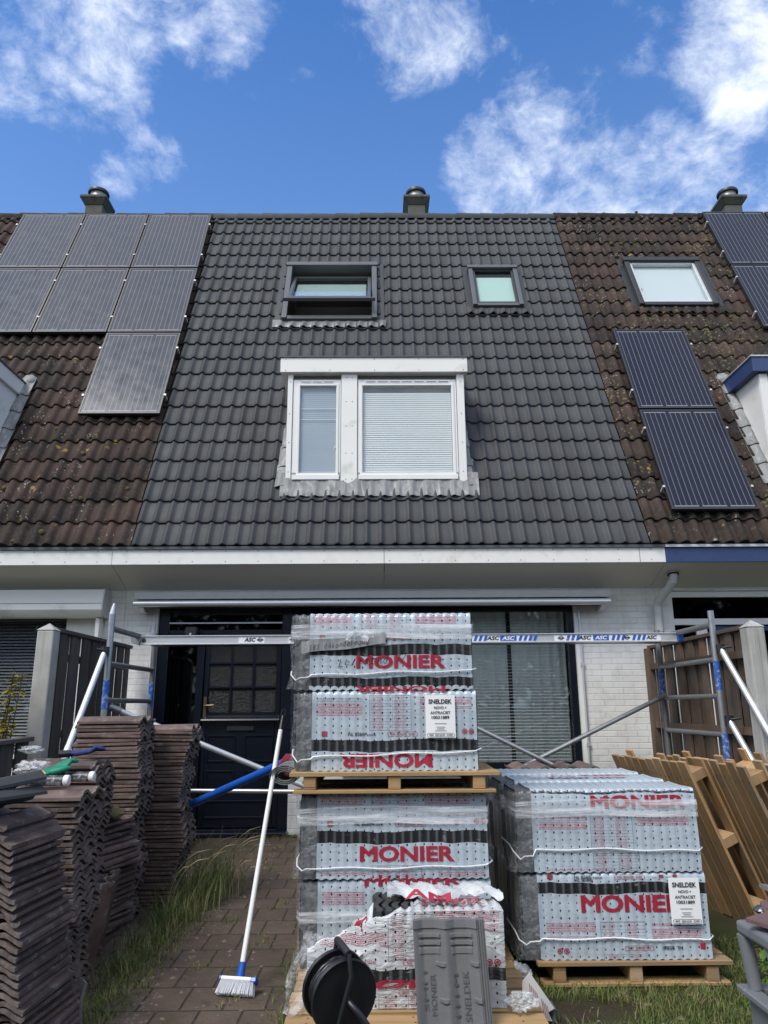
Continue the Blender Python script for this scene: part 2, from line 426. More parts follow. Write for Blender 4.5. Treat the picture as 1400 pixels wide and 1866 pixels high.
def mat_ground():
    m, t, b = new_mat('garden_soil'); v = coords(t)
    c = t.mix(t.noise(v, 6., 6, .65), (.03, .021, .014), (.075, .055, .036))
    c = t.mix(t.rng(t.noise(v, 1.3, 5, .6), .42, .6, 0, .8), c, (.05, .07, .02))
    setb(t, b, c, .95, 0, t.bump(t.noise(v, 25., 6, .7), .9, .03), .2); return m
def mat_leaf(name, c1, c2, c3=None, scale=9., trans=.25):
    m, t, b = new_mat(name); v = coords(t); n = t.noise(v, scale, 3, .7)
    c = t.mix(t.rng(n, .3, .7), c1, c2)
    if c3: c = t.mix(t.rng(t.noise(v, scale*.5, 4, .7), .52, .66, 0, .85), c, c3)
    setb(t, b, c, .55, 0, None, .35); b.inputs['Subsurface Weight'].default_value = 0
    tl = t.node('ShaderNodeBsdfTranslucent'); t.put(tl.inputs[0], c); mx = t.node('ShaderNodeMixShader'); mx.inputs[0].default_value = trans
    out = m.node_tree.nodes['Material Output']; t.l.new(b.outputs[0], mx.inputs[1]); t.l.new(tl.outputs[0], mx.inputs[2]); t.l.new(mx.outputs[0], out.inputs[0]); return m
def mat_lead():
    m, t, b = new_mat('lead_flashing'); v = coords(t)
    c = t.mix(t.noise(v, 5., 5, .6), (.15, .155, .155), (.25, .255, .25))
    st = t.noise(t.mapping(v, (14, 6, 4)), 1., 6, .75, 1.2)
    c = t.mix(t.rng(st, .50, .68, 0, .75), c, (.48, .48, .45)); c = t.mix(t.rng(st, .40, .33, 0, .7), c, (.05, .05, .045))
    setb(t, b, c, .62, .1, t.bump(t.noise(v, 12., 5), .3, .012)); return m
def mat_streak_wrap():
    """stretch film: nearly clear, with milky streaks where it is gathered"""
    m, t, b = new_mat('stretch_film'); u, v, _ = t.xyz(coords(t, 'UV'))
    n = t.noise(t.comb(t.m('MULTIPLY', u, 1.6), t.m('MULTIPLY', v, 26.), 0.), 1., 6, .7, .3)
    n2 = t.noise(t.comb(t.m('MULTIPLY', u, 9.), t.m('MULTIPLY', v, 70.), 3.), 1., 4, .7)
    a = t.m('ADD', t.rng(n, .42, .60, .14, .88), t.rng(n2, .52, .72, 0, .35), clamp=True)
    setb(t, b, (.86, .88, .9), .16, 0, t.bump(n, .7, .01), .6, t.m('MULTIPLY', a, .85)); return m
def mat_clear_plastic(name='clear_plastic', lo=.1, hi=.6, col=(.80, .82, .84)):
    m, t, b = new_mat(name); v = coords(t)
    n = t.noise(v, 22., 6, .7, 1.)
    setb(t, b, col, .12, 0, t.bump(t.noise(v, 35., 4, .6, .8), .8, .02), .7, t.rng(n, .4, .62, lo, hi)); return m
def mat_film(name, bands=(), blocks=(), tables=(), white=False):
    """printed foil over the tiles; uv in metres: u across from the pack's left edge, v up the front and on over the top"""
    m, t, b = new_mat(name); u, v, _ = t.xyz(coords(t, 'UV')); O = coords(t)
    wob = t.m('MULTIPLY', t.m('SUBTRACT', t.noise(t.comb(t.m('MULTIPLY', u, 3.), 0., 0.), 1.3, 3), .5), .05)
    vv = t.m('ADD', v, wob)
    base = t.mix(t.noise(O, 7., 4), (.385, .45, .505), (.46, .52, .565)) if not white else t.mix(t.noise(O, 9., 4), (.46, .48, .49), (.60, .61, .61))
    c = base
    for (u0, u1, v0, v1, col) in blocks:
        row = t.m('MULTIPLY', v, 1/.0075)
        txt = t.noise(t.comb(t.m('MULTIPLY', u, 190.), t.m('MULTIPLY', t.m('FLOOR', row), 7.3), 0.), 1., 2)
        end = t.noise(t.comb(0., t.m('MULTIPLY', t.m('FLOOR', row), 3.7), u0*50), 1., 1)
        ink = t.m('MULTIPLY', t.m('GREATER_THAN', txt, .40), t.m('LESS_THAN', t.m('FRACT', row), .58))
        k = t.m('MULTIPLY', t.m('MULTIPLY', ink, t.m('GREATER_THAN', end, .38)), t.m('MULTIPLY', t.band(u, u0, u1), t.band(v, v0, v1)))
        c = t.mix(t.m('MULTIPLY', k, .75), c, col)
    for (u0, u1, v0, v1) in tables:
        ins = t.m('MULTIPLY', t.band(u, u0, u1), t.band(v, v0, v1))
        rule = t.m('LESS_THAN', t.m('FRACT', t.m('MULTIPLY', v, 1/.0145)), .13)
        edge = t.m('SUBTRACT', ins, t.m('MULTIPLY', t.band(u, u0+.0025, u1-.0025), t.band(v, v0+.0025, v1-.0025)))
        mid = t.band(u, (u0*.45+u1*.55)-.001, (u0*.45+u1*.55)+.001)
        row = t.m('MULTIPLY', v, 1/.00725)
        ink = t.m('GREATER_THAN', t.noise(t.comb(t.m('MULTIPLY', u, 170.), t.m('MULTIPLY', t.m('FLOOR', row), 5.1), 2.), 1., 2), .44)
        pos = t.m('LESS_THAN', t.m('ABSOLUTE', t.m('SUBTRACT', t.m('FRACT', t.m('MULTIPLY', t.m('SUBTRACT', u, u0), 2/(u1-u0))), .42)), .24)
        ink = t.m('MULTIPLY', t.m('MULTIPLY', ink, t.m('LESS_THAN', t.m('FRACT', row), .6)), pos)
        c = t.mix(t.m('MULTIPLY', t.m('MULTIPLY', ink, ins), .6), c, (.36, .07, .10))
        c = t.mix(t.m('MULTIPLY', t.m('MULTIPLY', t.m('MAXIMUM', t.m('MAXIMUM', rule, mid), edge), ins), .7), c, (.10, .11, .14))
    for (v0, v1) in bands:
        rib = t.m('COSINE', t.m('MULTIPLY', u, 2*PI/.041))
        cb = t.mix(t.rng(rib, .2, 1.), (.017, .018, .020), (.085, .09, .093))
        cb = t.mix(t.rng(t.noise(O, 30., 4, .7), .60, .72, 0, .5), cb, (.3, .31, .32))
        c = t.mix(t.band(vv, v0, v1), c, cb)
    # punched vent holes
    du = t.m('SUBTRACT', t.m('FRACT', t.m('MULTIPLY', u, 1/.041)), .5); dv = t.m('SUBTRACT', t.m('FRACT', t.m('MULTIPLY', vv, 1/.033)), .5)
    rr = t.m('ADD', t.m('POWER', t.m('MULTIPLY', du, .041), 2.), t.m('POWER', t.m('MULTIPLY', dv, .024), 2.))
    cellid = t.comb(t.m('FLOOR', t.m('MULTIPLY', u, 1/.041)), t.m('FLOOR', t.m('MULTIPLY', vv, 1/.033)), 0.)
    siz = t.rng(t.noise(cellid, 3.3, 1), .3, .7, .0021**2, .0043**2)
    c = t.mix(t.m('LESS_THAN', rr, siz), c, (.015, .016, .02))
    setb(t, b, c, .27, 0, t.bump(t.noise(t.mapping(O, (6., 6., 11.)), 1.6, 5, .55, .6), .30 if not white else .75, .02 if not white else .03), .5); return m

M['tile'] = mat_new_tile(); M['old'] = mat_old_tile(0.); M['mossy'] = mat_old_tile(1.); M['stack'] = mat_stack_tile()
M['brick'] = mat_white_brick(); M['pave'] = mat_pave(); M['soil'] = mat_ground(); M['lead'] = mat_lead()
M['zinc'] = mk('dull_zinc', (.17, .175, .18), .45, .3, var=(6., .3), bump=(20., .4, .01))
M['nail'] = mk('nail_head', (.06, .055, .05), .5, .5)
M['clad'] = mk('white_panel', (.80, .785, .74), .38, var=(2., .05), dirt=(3., .58, (.58, .56, .50)))
M['white'] = mk('white_paint', (.78, .78, .75), .4, var=(4., .05), dirt=(13., .66, (.34, .31, .25)))
M['soffit'] = mk('soffit_board', (.68, .66, .60), .5, var=(1.5, .06))
M['navy'] = mk('navy_gloss_paint', (.005, .0075, .015), .24, var=(5., .2))
M['bluefascia'] = mk('blue_panel', (.028, .055, .15), .35, var=(2., .12))
M['dark'] = mk('dark_frame', (.022, .024, .027), .4, var=(6., .2))
M['capgrey'] = mk('grey_frame', (.085, .092, .10), .38, var=(4., .12))
M['black'] = mk('interior_dark', (.012, .012, .013), .9)
M['room'] = mk('room_wall', (.22, .22, .21), .9)
M['alu'] = mk('aluminium', (.60, .61, .62), .40, .45, var=(8., .12), bump=(60., .08, .003))
M['alubright'] = mk('bright_aluminium', (.70, .71, .72), .34, .6, var=(8., .06))
M['galv'] = mk('galvanised_tube', (.42, .43, .44), .38, .75, var=(14., .25), bump=(70., .12, .003), dirt=(9., .62, (.22, .22, .21)))
M['galvdark'] = mk('dull_tube', (.25, .255, .26), .45, .6, var=(12., .2), bump=(60., .12, .003))
M['pvc'] = mk('grey_white_pvc', (.55, .55, .53), .45, var=(5., .06))
M['winglass'] = mat_glass('window_glass', (.955, .965, .965), .9)
M['darkglass'] = mat_glass('dark_glass', (.16, .18, .18), .9, .03)
M['skyglass'] = mat_glass('skylight_glass', (.93, .97, .96), 1.1, .04)
M['blind'] = mk('blind_slat', (.74, .76, .76), .45); M['greyblind'] = mk('pale_grey_slat', (.36, .42, .48), .5)
M['bluegrey_blind'] = mk('grey_blind_slat', (.36, .40, .44), .5)
M['darkblind'] = mk('dark_slat', (.16, .17, .19), .4)
M['curtain'] = mk('net_curtain', (.72, .76, .72), .9, var=(3., .1))
M['roller'] = mk('pale_green_roller', (.36, .52, .46), .7)
M['solarL'] = mat_solar((.050, .053, .062), .3, .85); M['solarR'] = mat_solar((.013, .016, .030), .14, .75)  # left cells are greyer: the mirrored cloud is put into their colour
M['pallet'] = mat_wood('pallet_pine', (.33, .20, .085), (.46, .30, .14), rand=.12)
M['palletold'] = mat_wood('weathered_pallet', (.31, .175, .072), (.50, .32, .15), rand=.28, grey=(.33, .24, .15))
M['fence'] = mat_wood('brown_fence_board', (.085, .052, .032), (.17, .11, .068), (40, 40, 2), rand=.35, grey=(.12, .10, .085))
M['fencegrey'] = mat_wood('dark_grey_fence_board', (.05, .045, .041), (.10, .09, .08), (40, 40, 2), rand=.3, grey=(.085, .08, .075))
M['post'] = mat_wood('bleached_post', (.36, .35, .32), (.48, .47, .44), (30, 30, 2), rand=.05, knots=False, grey=(.30, .29, .26))
M['strap'] = mk('white_strap', (.85, .86, .86), .4)
M['tilewrap'] = mk('wrapped_tile_side', (.085, .09, .095), .28, var=(5., .3), bump=(18., .3, .01), dirt=(10., .62, (.26, .27, .28)))
M['red'] = mk('red_print', (.36, .022, .045), .4); M['ink'] = mk('black_print', (.02, .022, .03), .5); M['pinkprint'] = mk('dull_red_print', (.30, .05, .08), .45)
M['paper'] = mk('white_paper', (.84, .84, .83), .6)
M['wrap'] = mat_streak_wrap(); M['clear'] = mat_clear_plastic('clear_plastic', .04, .30, (.55, .57, .58)); M['crumple'] = mat_clear_plastic('crumpled_plastic', .15, .70)
M['tape'] = mk('grey_tape', (.30, .31, .31), .45, var=(9., .1))
M['blueplastic'] = mk('blue_plastic', (.012, .09, .42), .3, var=(6., .1))
M['asc_blue'] = mk('sticker_blue', (.02, .11, .45), .35, dirt=(40., .62, (.5, .52, .55))); M['wornblue'] = mk('worn_blue_sticker', (.025, .11, .40), .4, dirt=(34., .50, (.52, .54, .57)))
M['sticker'] = mk('sticker_white', (.78, .79, .80), .4)
M['rubber'] = mk('black_plastic', (.012, .012, .014), .38, var=(6., .3), bump=(40., .1, .003))
M['whiteplastic'] = mk('white_plastic', (.80, .80, .79), .35)
M['greyplastic'] = mk('grey_plastic', (.17, .18, .19), .4, var=(5., .15), dirt=(8., .66, (.2, .19, .17)))
M['bucket'] = mk('dark_grey_plastic', (.06, .065, .072), .4, var=(5., .15))
M['green'] = mk('green_rubber', (.01, .21, .125), .5, var=(20., .2)); M['yellow'] = mk('yellow_cuff', (.58, .45, .10), .8, var=(30., .15))
M['navyglove'] = mk('blue_glove', (.02, .035, .14), .8, var=(30., .3)); M['charcoal'] = mk('charcoal_rubber', (.03, .032, .036), .6)
M['redstrap'] = mk('red_strap', (.20, .012, .03), .8)
M['membrane'] = mk('grey_membrane', (.20, .205, .21), .55, var=(12., .25), bump=(40., .3, .006))
M['concrete'] = mk('mossy_concrete', (.09, .092, .075), .9, var=(7., .3), bump=(40., .5, .01), dirt=(5., .55, (.035, .04, .025)))
M['potmetal'] = mk('flue_metal', (.33, .34, .33), .45, .4, var=(10., .3), dirt=(6., .55, (.12, .13, .10)))
M['moss'] = mk('moss', (.075, .062, .018), .95, var=(40., .4), bump=(90., .8, .01))
M['shard'] = mk('broken_tile_face', (.16, .155, .145), .9, var=(10., .25), bump=(40., .5, .006))
M['purple'] = mk('purple_brown_tile', (.14, .085, .085), .8, var=(9., .25), bump=(50., .4, .006))
M['grass'] = mat_leaf('grass_blade', (.09, .13, .028), (.19, .22, .065), (.34, .29, .13), 14.)
M['drygrass'] = mat_leaf('tall_grass', (.10, .14, .04), (.20, .23, .085), (.36, .31, .16), 8.)
M['yleaf'] = mat_leaf('yellowing_leaf', (.14, .13, .015), (.30, .25, .035), (.08, .10, .018), 14.)
M['weed'] = mat_leaf('weed_leaf', (.05, .12, .018), (.12, .21, .035), None, 14.)
M['farleaf'] = mat_leaf('tree_leaf', (.014, .03, .008), (.035, .06, .016), None, 2.)
M['stem'] = mk('brown_stem', (.07, .045, .03), .9)

# ------------------------------------------------------------------ ground
g = MB().grid(lambda u, v: (u, v, 0), lin(-300, 300, 25), lin(-300, 300, 25)); struct(g.build('ground', M['soil']))
g = MB().grid(lambda u, v: (u, v, .004), [-1.75, -.2], [.4, 8.14]); struct(g.build('path', M['pave']))

# ------------------------------------------------------------------ the terrace: one plane of roof, three houses
WALL, EY, EZ, PITCH, SMAX = 8.25, 7.70, 2.93, R_(65.5), 6.60
ES = Vector((0, math.cos(PITCH), math.sin(PITCH))); EN = Vector((0, -math.sin(PITCH), math.cos(PITCH)))
def rp(X, s, h=0.): p = Vector((X, EY, EZ))+ES*s+EN*h; return (p.x, p.y, p.z)
XL, XR = -2.585, 2.90
def roof_tiles(x0, x1, prof, holes, jit, amp, seed, tw=.31, gauge=.3055):
    r = random.Random(seed); mb = MB(); nx = int(round((x1-x0)/tw)); tw = (x1-x0)/nx
    us = lin(0, 1, 21)
    nr = int(math.ceil(SMAX/gauge))
    for j in range(nr):
        for i in range(nx):
            cx, cs = x0+(i+.5)*tw, (j+.5)*gauge
            if any(a < cx-.15 and cx+.15 < b and c < cs-.15 and cs+.15 < d for a, b, c, d in holes): continue
            s0 = j*gauge+r.uniform(-jit, jit); dh = r.uniform(-jit, jit)*.8; tl = r.uniform(-jit, jit); top = min(gauge+.05, SMAX+.02-s0)
            def fn(u, k):
                X = x0+(i+u)*tw; w = amp*prof((u*2) % 1.)
                if k == 0: return rp(X, s0+.004, .018+w*.9+dh)
                if k == 1: return rp(X, s0, .036+w+dh)
                if k == 2: return rp(X, s0+.012, .044+w+dh)
                if k == 3: return rp(X, s0+top*.5, .030+w+dh*.5+tl*u)
                return rp(X, s0+top, .010+w)
            q = r.random(); mb.grid(fn, us, [0, 1, 2, 3, 4], uvfn=lambda u, v: (q, .5))
    keep = []
    for k, f in enumerate(mb.f):       # cut the tiles back to the edge of each opening
        c = sum((Vector(mb.v[i]) for i in f), Vector())/4; s_ = (c-Vector((0, EY, EZ))).dot(ES)
        if not any(a < c.x < b and c_ < s_ < d for a, b, c_, d in holes): keep.append(k)
    mb.uv = {n: mb.uv[k] for n, k in enumerate(keep)}; mb.f = [mb.f[k] for k in keep]; mb.m = [0]*len(keep)
    return mb
def prof_new(x):      # flat pan, rounded roll
    d = abs(x-.28)
    return math.cos(min(d/.30, 1.)*PI)*.5+.5 if d < .30 else 0.
def prof_old(x): return max(0., math.sin(PI*min(1., x/.72)))**.8 if x < .72 else 0.

def ridge_caps(x0, x1, seed):
    mb = MB(); r = random.Random(seed); n = int(round((x1-x0)/.40)); L = (x1-x0)/n
    cy, cz = rp(0, SMAX+.035, 0)[1]+.02, rp(0, SMAX+.03, 0)[2]-.03
    for i in range(n):
        a, b = x0+i*L-.015, x0+(i+1)*L+.015; dz = r.uniform(-.008, .008)
        def fn(u, v):
            t = PI*v; rad = .125*(1.06 if u < .5 else .97)
            return (a+(b-a)*u, cy-math.cos(t)*rad, cz+math.sin(t)*rad*.8+dz)
        mb.grid(fn, [0, 1], lin(-.1, 1.1, 11), thick=(0, 0, -.012))
    return mb

def frame_rect(mb, x0, x1, z0, z1, w, y0, y1, wt=None, wb=None):
    """four butted bars round an opening in the XZ plane, w wide inside the given outer edge"""
    wt = w if wt is None else wt; wb = w if wb is None else wb
    mb.box(x0, x0+w, y0, y1, z0, z1); mb.box(x1-w, x1, y0, y1, z0, z1)
    mb.box(x0+w, x1-w, y0, y1, z0, z0+wb); mb.box(x0+w, x1-w, y0, y1, z1-wt, z1); return mb
def slats(mb, x0, x1, z0, z1, y, pitch, depth, tilt):
    z = z0
    while z < z1:
        c, s = math.cos(tilt)*depth/2, math.sin(tilt)*depth/2
        mb.add([(x0, y-c, z-s), (x1, y-c, z-s), (x1, y+c, z+s), (x0, y+c, z+s)], [(0, 1, 2, 3)]); z += pitch
    return mb

left = thing('terraced_house', 'left house of the terrace, mossy brown tiles under seven solar panels', 'house', (-5., WALL, 0))
own = thing('terraced_house', 'middle house of the terrace with new anthracite roof tiles and navy front door', 'house', (.15, WALL, 0))
right = thing('terraced_house', 'right house of the terrace, brown mossy tiles and blue fascia board', 'house', (5.5, WALL, 0))

# roofs
roof_own = roof_tiles(XL, XR, prof_new, [(-1.30, .02, 3.80, 5.15), (1.34, 2.10, 4.10, 5.08), (-1.03, 1.03, .86, 2.45)], .0025, .034, 1).build('roof', M['tile'], own, 40)
roof_left = roof_tiles(-8.8, XL-.012, prof_old, [(-9, -4.45, .86, 2.45)], .005, .048, 2).build('roof', M['old'], left, 40)
roof_right = roof_tiles(XR+.012, 9.2, prof_old, [(3.70, 4.85, 4.12, 5.25), (4.5, 9.2, .86, 2.45)], .005, .048, 3).build('roof', M['mossy'], right, 40)
ridge_caps(XL, XR, 4).build('ridge_cap', M['tile'], roof_own, 40); ridge_caps(-8.8, XL-.01, 5).build('ridge_cap', M['old'], roof_left, 40); ridge_caps(XR+.01, 9.2, 6).build('ridge_cap', M['mossy'], roof_right, 40)
r_ = random.Random(3); mb = MB()   # moss cushions on the old roofs
def cushions(n, fx, fs, r):
    mb = MB()
    for _ in range(n):
        X, s = fx(), fs(); a = r.uniform(.008, .03)
        mb.lathe([(a*1.3, -.01), (a, a*.15), (a*.55, a*.28), (0, a*.33)], rp(X, s, .045+r.uniform(0, .02)), EN, 7)
    return mb
stuff(cushions(110, lambda: r_.choice([r_.uniform(2.95, 5.2), r_.gauss(3.9, .12), r_.gauss(4.95, .12)]), lambda: r_.choice([r_.uniform(5.3, 6.5), r_.gauss(3.7, .25), round(r_.uniform(0, 21))*.3055+.30]), r_).build('moss', M['moss'], roof_right, 60))
stuff(cushions(30, lambda: r_.uniform(-4.3, -2.65), lambda: r_.uniform(0, 1.8), r_).build('moss', M['moss'], roof_left, 60))
# back slopes, gutters, fascias, soffits, walls
SB, SF = 2.553, 2.745
def house_shell(h, x0, x1, fas, segs, gut):
    ry, rz = rp(0, SMAX)[1:]
    mb = MB(); mb.hexa([(x0, ry+.02, rz-.06), (x1, ry+.02, rz-.06), (x1, ry+4, 3.), (x0, ry+4, 3.), (x0, ry+.02, rz-.02), (x1, ry+.02, rz-.02), (x1, ry+4, 3.05), (x0, ry+4, 3.05)]); mb.build('back_slope', M['black'], h)
    mb = MB(); mb.box(x0, x1, 7.70, 7.722, SF, 2.915)
    f = mb.build('fascia', M[fas], h, bevel=.002)
    mb = MB()
    for x in lin(x0+.15, x1-.15, max(2, int((x1-x0)/.33))):
        for z in (2.775, 2.885): mb.lathe([(.0055, 0), (.0055, .002), (0, .003)], (x, 7.70, z), (0, -1, 0), 6)
    mb.build('screw', M['dark'], f)
    mb = MB(); mb.box(x0, x1, 7.685, 7.80, 2.916, 2.928); mb.box(x0, x1, 7.676, 7.685, 2.905, 2.933); mb.build('gutter_edge', M[gut], h)
    mb = MB()
    for a, b in segs: mb.hexa([(a+.003, 7.724, SF+.003), (b-.003, 7.724, SF+.003), (b-.003, WALL, SB), (a+.003, WALL, SB), (a+.003, 7.724, SF+.015), (b-.003, 7.724, SF+.015), (b-.003, WALL, SB+.012), (a+.003, WALL, SB+.012)])
    mb.build('soffit', M['soffit'], h)
house_shell(left, -8.8, -2.792, 'clad', [(-8.8, -5.2), (-5.2, -2.79)], 'capgrey')
house_shell(own, -2.788, 3.066, 'clad', [(-2.79, .08), (.08, 3.07)], 'capgrey')
house_shell(right, 3.07, 9.2, 'bluefascia', [(3.07, 6.0), (6.0, 9.2)], 'alu')
mb = MB(); mb.box(.076, .080, 7.697, 7.70, SF, 2.915); mb.box(2.79, 2.794, 7.697, 7.70, SF, 2.915); mb.build('fascia_joint', M['capgrey'], own)

def wall_with_holes(mb, x0, x1, z0, z1, holes, y0=WALL, y1=WALL+.28):
    xs = sorted({x0, x1, *[h[0] for h in holes], *[h[1] for h in holes]})
    for a, b in zip(xs[:-1], xs[1:]):
        hs = sorted([h for h in holes if h[0] <= a+1e-6 and h[1] >= b-1e-6], key=lambda h: h[2]); z = z0
        for h in hs:
            if h[2] > z: mb.box(a, b, y0, y1, z, h[2])
            z = h[3]
        if z < z1: mb.box(a, b, y0, y1, z, z1)
    return mb
def room(h, x0, x1, z0, z1, d=3.):
    mb = MB(); y0, y1 = WALL+.285, WALL+d
    mb.box(x0, x1, y1, y1+.05, z0, z1); mb.box(x0-.05, x0, y0, y1, z0, z1); mb.box(x1, x1+.05, y0, y1, z0, z1); mb.box(x0, x1, y0, y1, z0-.05, z0); mb.box(x0, x1, y0, y1, z1, z1+.05)
    return mb.build('room', M['room'], h)
wall_with_holes(MB(), -2.79, 3.18, 0, SB+.2, [(-2.42, -.94, -.0, 2.36), (-.94, 2.19, .62, 2.38)]).build('wall', M['brick'], own)
wall_with_holes(MB(), -8.8, -2.793, 0, SB+.2, [(-6.0, -3.0, .75, 2.40)]).build('wall', M['brick'], left)
wall_with_holes(MB(), 3.183, 9.2, 0, SB+.2, [(3.25, 6.2, .3, 2.52)]).build('wall', M['brick'], right)
room(own, -2.5, 2.4, 0., 2.5); room(left, -6.2, -2.95, .2, 2.5); room(right, 3.2, 6.3, .1, 2.53)

# own front: door set, navy boarding, big window
YF = WALL+.04
mb = MB(); mb.box(-2.42, -2.30, YF, YF+.1, 0, 2.36); mb.box(-1.05, -.94, YF, YF+.1, 0, 2.36); mb.box(-2.30, -1.05, YF, YF+.1, 2.28, 2.36); mb.box(-2.30, -1.05, YF, YF+.1, 2.03, 2.12)
mb.box(-1.98, -1.90, YF, YF+.1, 0, 2.03); mb.box(-2.30, -1.98, YF, YF+.1, 0, .25); mb.box(-1.9, -1.05, YF-.03, YF+.1, 0, .06)
dfr = mb.build('door_frame', M['navy'], own, bevel=.004)
MB().box(-2.29, -1.06, YF+.02, YF+.03, 2.12, 2.28).build('transom_pane', M['darkglass'], own)
MB().box(-2.30, -1.05, YF-.006, YF-.001, 2.185, 2.20).build('transom_bar', M['alu'], own)
MB().box(-2.31, -1.97, YF+.05, YF+.06, .25, 2.03).build('side_pane', M['darkglass'], own)
MB().box(-2.31, -1.97, YF+.10, YF+.11, .25, 2.03).build('side_screen', mk('grey_side_screen', (.055, .065, .06), .5), own)
mb = MB(); dx0, dx1 = -1.895, -1.055
px = [-1.845, -1.60, -1.355, -1.11]; pz = [1.235, 1.495, 1.755, 2.0]
mb.box(dx0, px[0], YF+.03, YF+.07, .07, 2.02); mb.box(px[3], dx1, YF+.03, YF+.07, .07, 2.02); mb.box(px[0], px[3], YF+.03, YF+.07, 2.0, 2.02); mb.box(px[0], px[3], YF+.03, YF+.07, .07, 1.235)
for x in px[1:3]: mb.box(x-.012, x+.012, YF+.028, YF+.068, 1.235, 2.0)
for z in pz[1:3]:
    for a, b in zip(px[:-1], px[1:]): mb.box(a+(.012 if a != px[0] else 0), b-(.012 if b != px[3] else 0), YF+.028, YF+.068, z-.012, z+.012)
door = mb.build('front_door', M['navy'], own, bevel=.004)
MB().box(px[0]+.001, px[3]-.001, YF+.05, YF+.055, 1.236, 1.999).build('pane', mk('ripple_glass', (.006, .008, .007), .12, bump=(75., 1., .02), spec=.6), door)
mb = MB()
for a, b, c, d in ((-1.83, -1.52, .72, 1.0), (-1.43, -1.12, .72, 1.0), (-1.83, -1.52, .42, .64), (-1.43, -1.12, .42, .64), (-1.83, -1.12, .16, .34)): frame_rect(mb, a, b, c, d, .02, YF+.02, YF+.03)
mb.build('door_moulding', M['navy'], door, bevel=.004)
mb = MB(); mb.hexa([(dx0, YF-.03, 1.15), (dx1, YF-.03, 1.15), (dx1, YF+.03, 1.15), (dx0, YF+.03, 1.15), (dx0, YF-.02, 1.165), (dx1, YF-.02, 1.165), (dx1, YF+.03, 1.20), (dx0, YF+.03, 1.20)]); mb.build('weather_bar', M['navy'], door)
MB().box(-1.62, -1.33, YF+.012, YF+.03, 1.04, 1.09).build('letterbox', M['dark'], door, bevel=.006)
mb = MB(); mb.box(-1.885, -1.852, YF+.02, YF+.03, 1.14, 1.40); mb.poly([(-1.868, YF+.02, 1.30), (-1.868, YF-.02, 1.30), (-1.84, YF-.03, 1.305), (-1.76, YF-.03, 1.31)], .009, 8); mb.lathe([(.012, 0), (.012, .012), (0, .012)], (-1.868, YF+.02, 1.19), (0, -1, 0), 10)
mb.build('door_handle', mk('dull_brass', (.16, .13, .08), .4, .8), door, 40)
MB().box(-2.44, -.93, WALL-.14, WALL+.03, 0, .05).build('door_step', M['navy'], own, bevel=.01)
mb = MB()
for i in range(12):
    z = .62+i*.145; mb.hexa([(-.938, WALL+.012, z), (-.36, WALL+.012, z), (-.36, WALL+.05, z), (-.938, WALL+.05, z), (-.938, WALL+.026, z+.14), (-.36, WALL+.026, z+.14), (-.36, WALL+.05, z+.14), (-.938, WALL+.05, z+.14)])
mb.build('boarding', M['navy'], own)
mb = frame_rect(MB(), -.355, 2.19, .625, 2.375, .075, WALL+.03, WALL+.11); mb.box(.30, .36, WALL+.032, WALL+.108, .70, 2.30); wf = mb.build('living_room_window', M['navy'], own, bevel=.004)
MB().box(-.28, .30, WALL+.07, WALL+.075, .70, 2.30).box(.36, 2.115, WALL+.07, WALL+.075, .70, 2.30).build('pane', M['winglass'], wf)
MB().box(-.38, 2.22, WALL-.05, WALL+.025, .585, .622).build('sill', M['navy'], wf, bevel=.004)
MB().box(2.192, 2.235, WALL-.006, WALL-.002, .55, 2.40).build('corner_strip', M['white'], own)
MB().box(-2.463, -2.421, WALL-.006, WALL-.002, .1, 2.40).build('corner_strip', M['white'], own)
mb = MB().poly([(2.245, WALL-.02, 2.33), (2.245, WALL-.02, .3)], .013, 8); mb.box(2.225, 2.265, WALL-.035, WALL-.001, .86, .90); mb.box(2.225, 2.265, WALL-.035, WALL-.001, 1.7, 1.74); mb.build('guide_rail', M['alu'], own)
mb = MB().box(-2.475, -2.44, WALL-.04, WALL-.007, 1.98, 2.18); mb.poly([(-2.46, WALL-.02, 2.35), (-2.455, WALL-.02, 2.18)], .008, 6); mb.build('guide_rail', M['alu'], own)
# blind and curtains inside the big window
slats(MB(), -.26, 2.10, .72, 2.28, WALL+.17, .034, .022, .30).build('blind', M['bluegrey_blind'], wf)
def curtain(x0, x1, label, m, ph):
    mb = MB().grid(lambda u, v: (x0+(x1-x0)*u, WALL+.245+.022*math.sin(u*(x1-x0)*52+ph+.5*v)+.01*math.sin(u*23), .66+1.66*v), lin(0, 1, 90), lin(0, 1, 6), thick=(0, .003, 0))
    return tag(mb.build('curtain', m, None, 60), label, 'curtain', 'curtains behind the big window')
curtain(.38, 1.47, 'pale curtain behind big window, hanging right of the tallest pack stack', M['curtain'], 0.)
curtain(1.52, 2.13, 'pale curtain at right end of big window beside white brick pier', M['curtain'], 2.)

# right house front
mb = frame_rect(MB(), 3.25, 6.2, .3, 2.52, .07, WALL+.03, WALL+.1); mb.box(3.32, 6.13, WALL+.03, WALL+.1, 2.14, 2.21); mb.box(3.56, 3.68, WALL+.03, WALL+.1, .37, 2.14); mb.box(4.6, 4.68, WALL+.03, WALL+.1, .37, 2.14)
w2 = mb.build('front_window', M['white'], right, bevel=.004)
MB().box(3.32, 6.13, WALL+.06, WALL+.065, .37, 2.45).build('pane', M['darkglass'], w2)
frame_rect(MB(), 3.74, 4.58, .4, 2.12, .045, WALL+.012, WALL+.028).build('sash', M['bluefascia'], w2)
